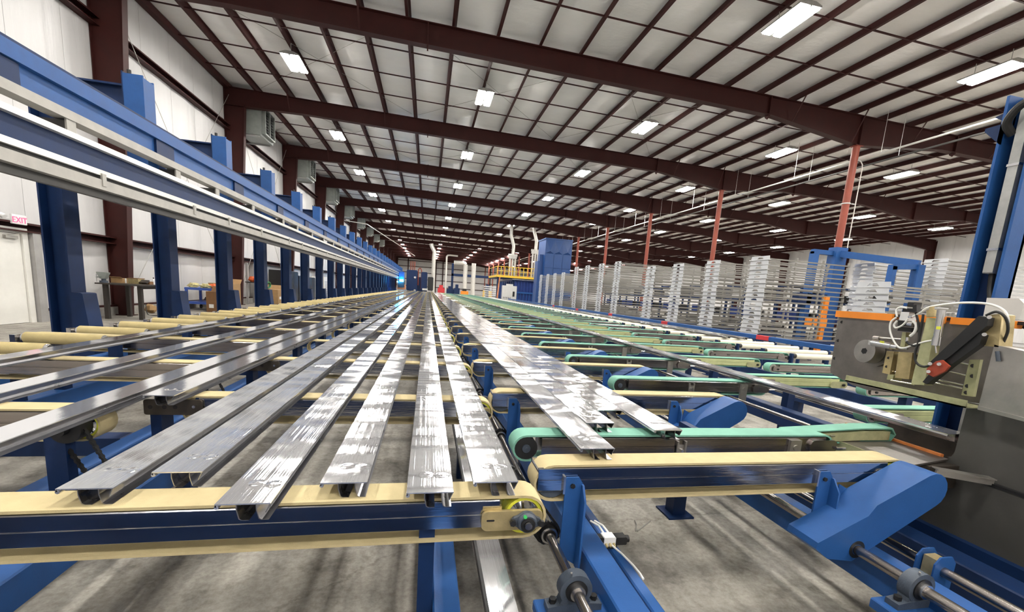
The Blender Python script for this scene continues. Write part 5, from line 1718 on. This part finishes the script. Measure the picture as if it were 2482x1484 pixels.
# wall shelf with orange helmets
sh_ = thing('wall_shelf', 'dark wall shelf on grey uprights past the second column', 'shelf', (-8.2, 22.6, 0))
part(sh_, 'board', 'bench_dark', lambda b: b.box(-.30, .32, 0, 1.55, 1.02, 1.06))
for q in (.05, 1.45):
    part(sh_, 'upright', 'frame_grey', lambda b: b.box(-.28, -.20, q, q + .08, 0, 1.95))
    part(sh_, 'leg', 'frame_grey', lambda b: b.box(.22, .28, q, q + .06, 0, 1.02))
for i in range(7):
    bx, by = -8.25 + .24 * (i % 2), 22.78 + .34 * (i // 2) * 1.0
    up = i > 4
    z = 1.19 if not up else 1.42
    tag(part(None, 'orange_bag', 'bag_orange', lambda b: b.blob((bx + (.1 if up else 0), (22.95 + .4 * (i - 5)) if up else by, z), (.16, .18, .13), 60 + i, rough=.18)), 'bulging orange bag piled on the dark wall shelf', 'bag', 'orange bags on the wall shelf')
# black cabinets further along the wall
for i, (y, dy, h, lab) in enumerate(((25.75, 1.7, 1.75, 'tall black steel cabinet beside the white door'), (27.6, 1.65, 1.55, 'lower black steel cabinet with a small handle'), (29.75, 1.6, 1.5, 'black steel cabinet furthest along the left wall'))):
    t = thing('tool_cabinet', lab, 'cabinet', (-8.15, y, 0))
    part(t, 'body', 'black_cab', lambda b: b.box(-.35, .65, 0, dy, .05, h, .02))
    part(t, 'door', 'black_cab', lambda b: b.box(.65, .675, .02, dy / 2 - .01, .1, h - .06))
    part(t, 'door', 'black_cab', lambda b: b.box(.65, .675, dy / 2 + .01, dy - .02, .1, h - .06))
    part(t, 'handle', 'bright_steel', lambda b: b.box(.675, .70, dy / 2 - .10, dy / 2 - .06, h * .5, h * .5 + .14))
    part(t, 'plinth', 'black_metal', lambda b: b.box(-.33, .62, .03, dy - .03, 0, .05))
t = thing('white_unit', 'white louvred cooling unit against the left wall', 'machine', (-8.2, 35.0, 0))
part(t, 'casing', 'door_white', lambda b: b.box(-.4, .5, 0, 1.6, .0, 1.6, .02))
for k in range(7):
    part(t, 'louvre', 'frame_grey', lambda b: b.box(.5, .52, .15, 1.45, .3 + .15 * k, .36 + .15 * k))

# ================================================================== FAR END: oven, mezzanine, press
ov = thing('aging_oven', 'dark blue ribbed oven carrying a yellow-railed platform', 'oven', (8.9, 44.0, 0))
part(ov, 'body', 'oven_blue', lambda b: b.box(0, 6.3, .6, 12, .0, 2.72))
for k in range(14):
    part(ov, 'rib', 'blue', lambda b: b.box(.05 + .32 * k, .11 + .32 * k, .5, .6, .05, 1.35))
    part(ov, 'rib', 'oven_blue', lambda b: b.box(.05 + .32 * k, .13 + .32 * k, .5, .6, 1.55, 2.6))
for k in range(9):
    part(ov, 'side_rib', 'blue', lambda b: b.box(-.08, 0, .9 + 1.2 * k, 1.0 + 1.2 * k, .05, 2.6))
part(ov, 'header', 'blue', lambda b: b.box(-.1, 6.3, .45, .6, 1.36, 1.52))
part(ov, 'top_plate', 'sheet_steel', lambda b: b.box(-.3, 6.3, .3, 12, 2.72, 2.82))
mz = thing('mezzanine', 'yellow-railed steel platform above the blue oven', 'platform', (7.0, 44.5, 0))
part(mz, 'deck', 'navy', lambda b: b.box(0, 5.2, 0, 6, 2.86, 2.98))
part(mz, 'kick_plate', 'yellow_rail', lambda b: b.box(0, 5.2, -.05, 0, 2.90, 3.12))
part(mz, 'top_rail', 'yellow_rail', lambda b: b.cyl((0, 0, 3.98), (5.2, 0, 4.02), .035, 8))
part(mz, 'mid_rail', 'yellow_rail', lambda b: b.cyl((0, 0, 3.55), (5.2, 0, 3.57), .03, 8))
for k in range(14):
    part(mz, 'baluster', 'yellow_rail', lambda b: b.box(.4 * k - .03, .4 * k + .03, -.03, .03, 3.0, 4.0))
for sx in (0.05, 1.7):
    part(mz, 'support_post', 'navy', lambda b: b.box(sx, sx + .15, .1, .25, 0, 2.86))
part(mz, 'ladder', 'machine_orange', lambda b: b.bar((-.0, -.9, 0), (.30, -.1, 2.9), .08, .10).bar((-.0, -.5, 0), (.30, .3, 2.9), .08, .10))
part(mz, 'side_top_rail', 'yellow_rail', lambda b: b.cyl((0, 0, 3.98), (0, 5.8, 3.98), .035, 8))
part(mz, 'side_kick', 'yellow_rail', lambda b: b.box(-.05, 0, 0, 6, 2.90, 3.12))
# control cabinet
t = thing('control_cabinet', 'light grey electrical control cabinet before the oven', 'cabinet', (7.35, 42.6, 0))
part(t, 'body', 'cab_grey', lambda b: b.box(0, 1.45, 0, .5, .0, 2.05, .03))
part(t, 'display', 'black_metal', lambda b: b.box(1.05, 1.25, -.02, 0, 1.0, 1.5))
part(t, 'cap', 'cab_grey', lambda b: b.box(.40, 1.05, .05, .45, 2.05, 2.22))
for k in range(5):
    part(t, 'button', 'black_metal', lambda b: b.box(.10 + .17 * k, .15 + .17 * k, -.02, 0, .75, .92))
# big blue filter housing
t = thing('filter_housing', 'tall bright blue panelled housing rising behind the racks', 'housing', (10.25, 38.0, 0))
part(t, 'body', 'box_blue', lambda b: b.box(0, 2.5, .08, 2.6, 0, 6.35))
for ix in range(3):
    for iz in range(5):
        x0, x1, z0, z1 = .03 + .82 * ix, .80 + .82 * ix, .1 + 1.25 * iz, 1.30 + 1.25 * iz
        if iz == 4:
            part(t, 'panel', 'box_blue', lambda b: b.add([(x0, .08, z0), (x1, .08, z0), (x1, .08, z1), (x0, .08, z1), ((x0 + x1) / 2, -.10, z0 + .2)], [(0, 1, 4), (1, 2, 4), (2, 3, 4), (3, 0, 4)]), 0)
        else:
            part(t, 'panel', 'box_blue', lambda b: b.box(x0, x1, .04, .08, z0, z1))
part(t, 'side_duct', 'box_blue', lambda b: b.box(-.5, 0, .5, 1.6, 0, 4.4).box(-.35, 0, .6, 1.3, 4.4, 5.0))
part(t, 'top_flange', 'box_blue', lambda b: b.box(-.05, 2.55, .03, 2.65, 6.35, 6.45))
# flue pipes
for i, (px, xx, yy, zc, nm) in enumerate(((1245, 8.75, 45.6, 5.3, 'flue pipes beside the yellow platform rail'), (1302, 11.2, 45.6, 6.0, 'flue pipes rising by the blue housing'))):
    t = thing('flue_pipe', 'silver %s up to the roof' % nm, 'pipe', (xx, yy, 0))
    for dx in (-.28, 0, .28):
        part(t, 'riser', 'silver_pipe', lambda b: b.cyl((dx, 0, 3.0), (dx, 0, zc - .3), .10, 12))
    part(t, 'collector', 'silver_pipe', lambda b: b.box(-.42, .42, -.16, .16, zc - .35, zc - .02, .04).cyl((-.48, 0, zc), (.48, 0, zc), .13, 12))
    part(t, 'stack', 'silver_pipe', lambda b: b.tube([(0, 0, zc), (.02, 0, zc + 1.0), (-.32, 0, zc + 2.0), (-.34, 0, ztop(xx) + .1)], .17, 12))
# extrusion press at the end of the table
t = thing('extrusion_press', 'navy extrusion press with cyan-lit puller in front, at the table end', 'press', (-2.6, 59.0, 0))
part(t, 'platen', 'navy', lambda b: b.box(-.2, 1.2, 0, 2.5, 0, 3.45, .1))
part(t, 'platen', 'navy', lambda b: b.box(1.7, 2.5, 0, 2.5, 0, 3.3, .1))
part(t, 'bolster', 'navy', lambda b: b.box(1.0, 2.0, .5, 6, .3, 2.6, .05))
part(t, 'tie_bar', 'bright_steel', lambda b: b.cyl((.9, -.1, 2.5), (.9, 6, 2.5), .15, 12).cyl((.9, -.1, .8), (.9, 6, .8), .15, 12))
part(t, 'hood', 'black_metal', lambda b: b.box(2.55, 3.3, -.2, 1.5, .9, 2.7, .1))
for dx in (.3, .55, .8):
    part(t, 'vent_pipe', 'red_plate', lambda b: b.cyl((dx, .5, 3.4), (dx, .5, 4.6), .05, 8))
part(t, 'return_pipe', 'pipe_red', lambda b: b.tube([(1.3, .3, 1.5), (1.3, .3, 3.5), (1.42, .3, 3.75), (1.6, .3, 3.75), (1.72, .3, 3.5), (1.72, .3, 1.0)], .07, 8))
part(t, 'table_head', 'cab_grey', lambda b: b.box(1.9, 2.6, -1.0, -.2, .9, 1.15))
t = thing('exhaust_stack', 'pale vertical exhaust stack at the press, bent at the top', 'pipe', (.75, 66.0, 0))
part(t, 'stack', 'silver_pipe', lambda b: b.tube([(0, 0, 0), (0, 0, 5.6), (.05, 0, 6.6), (-.4, 0, 7.4), (-.45, 0, 7.7)], .28, 14))
# pipework and platform in front of the far wall
t = thing('pipe_bridge', 'navy steel bridge frame in front of the far wall', 'frame', (5.0, 92.0, 0))
part(t, 'post', 'navy', lambda b: b.box(-.22, .22, 0, .4, 0, 6.6))
part(t, 'deck_beam', 'navy', lambda b: b.box(-.2, 10.0, 0, .5, 4.0, 4.5))
part(t, 'post', 'navy', lambda b: b.box(9.6, 10.0, 0, .4, 0, 4.0))
for lab, x, y, z, bend in (('tall white pipe nearest the press before the far wall', 3.5, 88.0, 7.6, 2.2), ('thick white duct pipe before the far wall', 7.5, 90.0, 6.4, -2.4), ('slim white pipe right of the thick duct', 9.2, 90.0, 6.8, 0)):
    t = thing('white_pipe', lab, 'pipe', (x, y, 0))
    r = .45 if 'thick' in lab else .18
    part(t, 'riser', 'rail_white', lambda b: b.cyl((0, 0, 0), (0, 0, z), r, 12))
    if bend:
        part(t, 'elbow_run', 'rail_white', lambda b: b.tube([(0, 0, z), (bend * .1, 0, z + .25), (bend * .3, 0, z + .3), (bend, 0, z + .25)], r * .9, 10))
for lab, x, y, w_, h, m in (('red machine cabinet on the floor before the far wall', 1.9, 84.0, 1.3, 1.9, 'red_tape'), ('dark blue machine cabinet before the far wall', 3.6, 84.5, 1.6, 1.8, 'navy'), ('orange forklift parked before the far wall', 6.2, 82.0, 1.4, 1.5, 'orange'), ('yellow forklift parked near the platform', 10.0, 78.0, 1.5, 2.1, 'yellow_rail'), ('navy pump unit between the far pipes', 5.0, 83.0, 1.0, 2.2, 'navy')):
    t = thing('floor_machine', lab, 'machine', (x, y, 0))
    part(t, 'body', m, lambda b: b.box(0, w_, 0, 1.2, .1, h * .7, .08))
    part(t, 'cab', 'black_metal' if 'fork' in lab else m, lambda b: b.box(w_ * .2, w_ * .75, .2, 1.0, h * .7, h, .05))
    part(t, 'base', 'black_metal', lambda b: b.box(.05, w_ - .05, .05, 1.15, 0, .1))
t = thing('billet_rack', 'long grey stacked profiles before the oven platform', 'rack', (8.2, 62.0, 0))
for k in range(6):
    part(t, 'layer', 'rack_white', lambda b: b.box(0, 8, 0, 2, .3 * k + .4, .3 * k + .58))
part(t, 'stand', 'navy', lambda b: b.box(.2, .5, .2, 1.8, 0, 2.3))
part(t, 'stand', 'navy', lambda b: b.box(7.3, 7.6, .2, 1.8, 0, 2.3))
# cable swag rail in the left roof
t = thing('cable_swag', 'thin white conduit bent down the left wall toward the press', 'conduit', (-6.6, 45.0, 0))
part(t, 'run', 'rail_white', lambda b: b.tube([(-2.0, 0, 7.2), (0.6, 0, 7.0), (2.2, 18, 7.0), (4.0, 40, 7.0)], .05, 6))
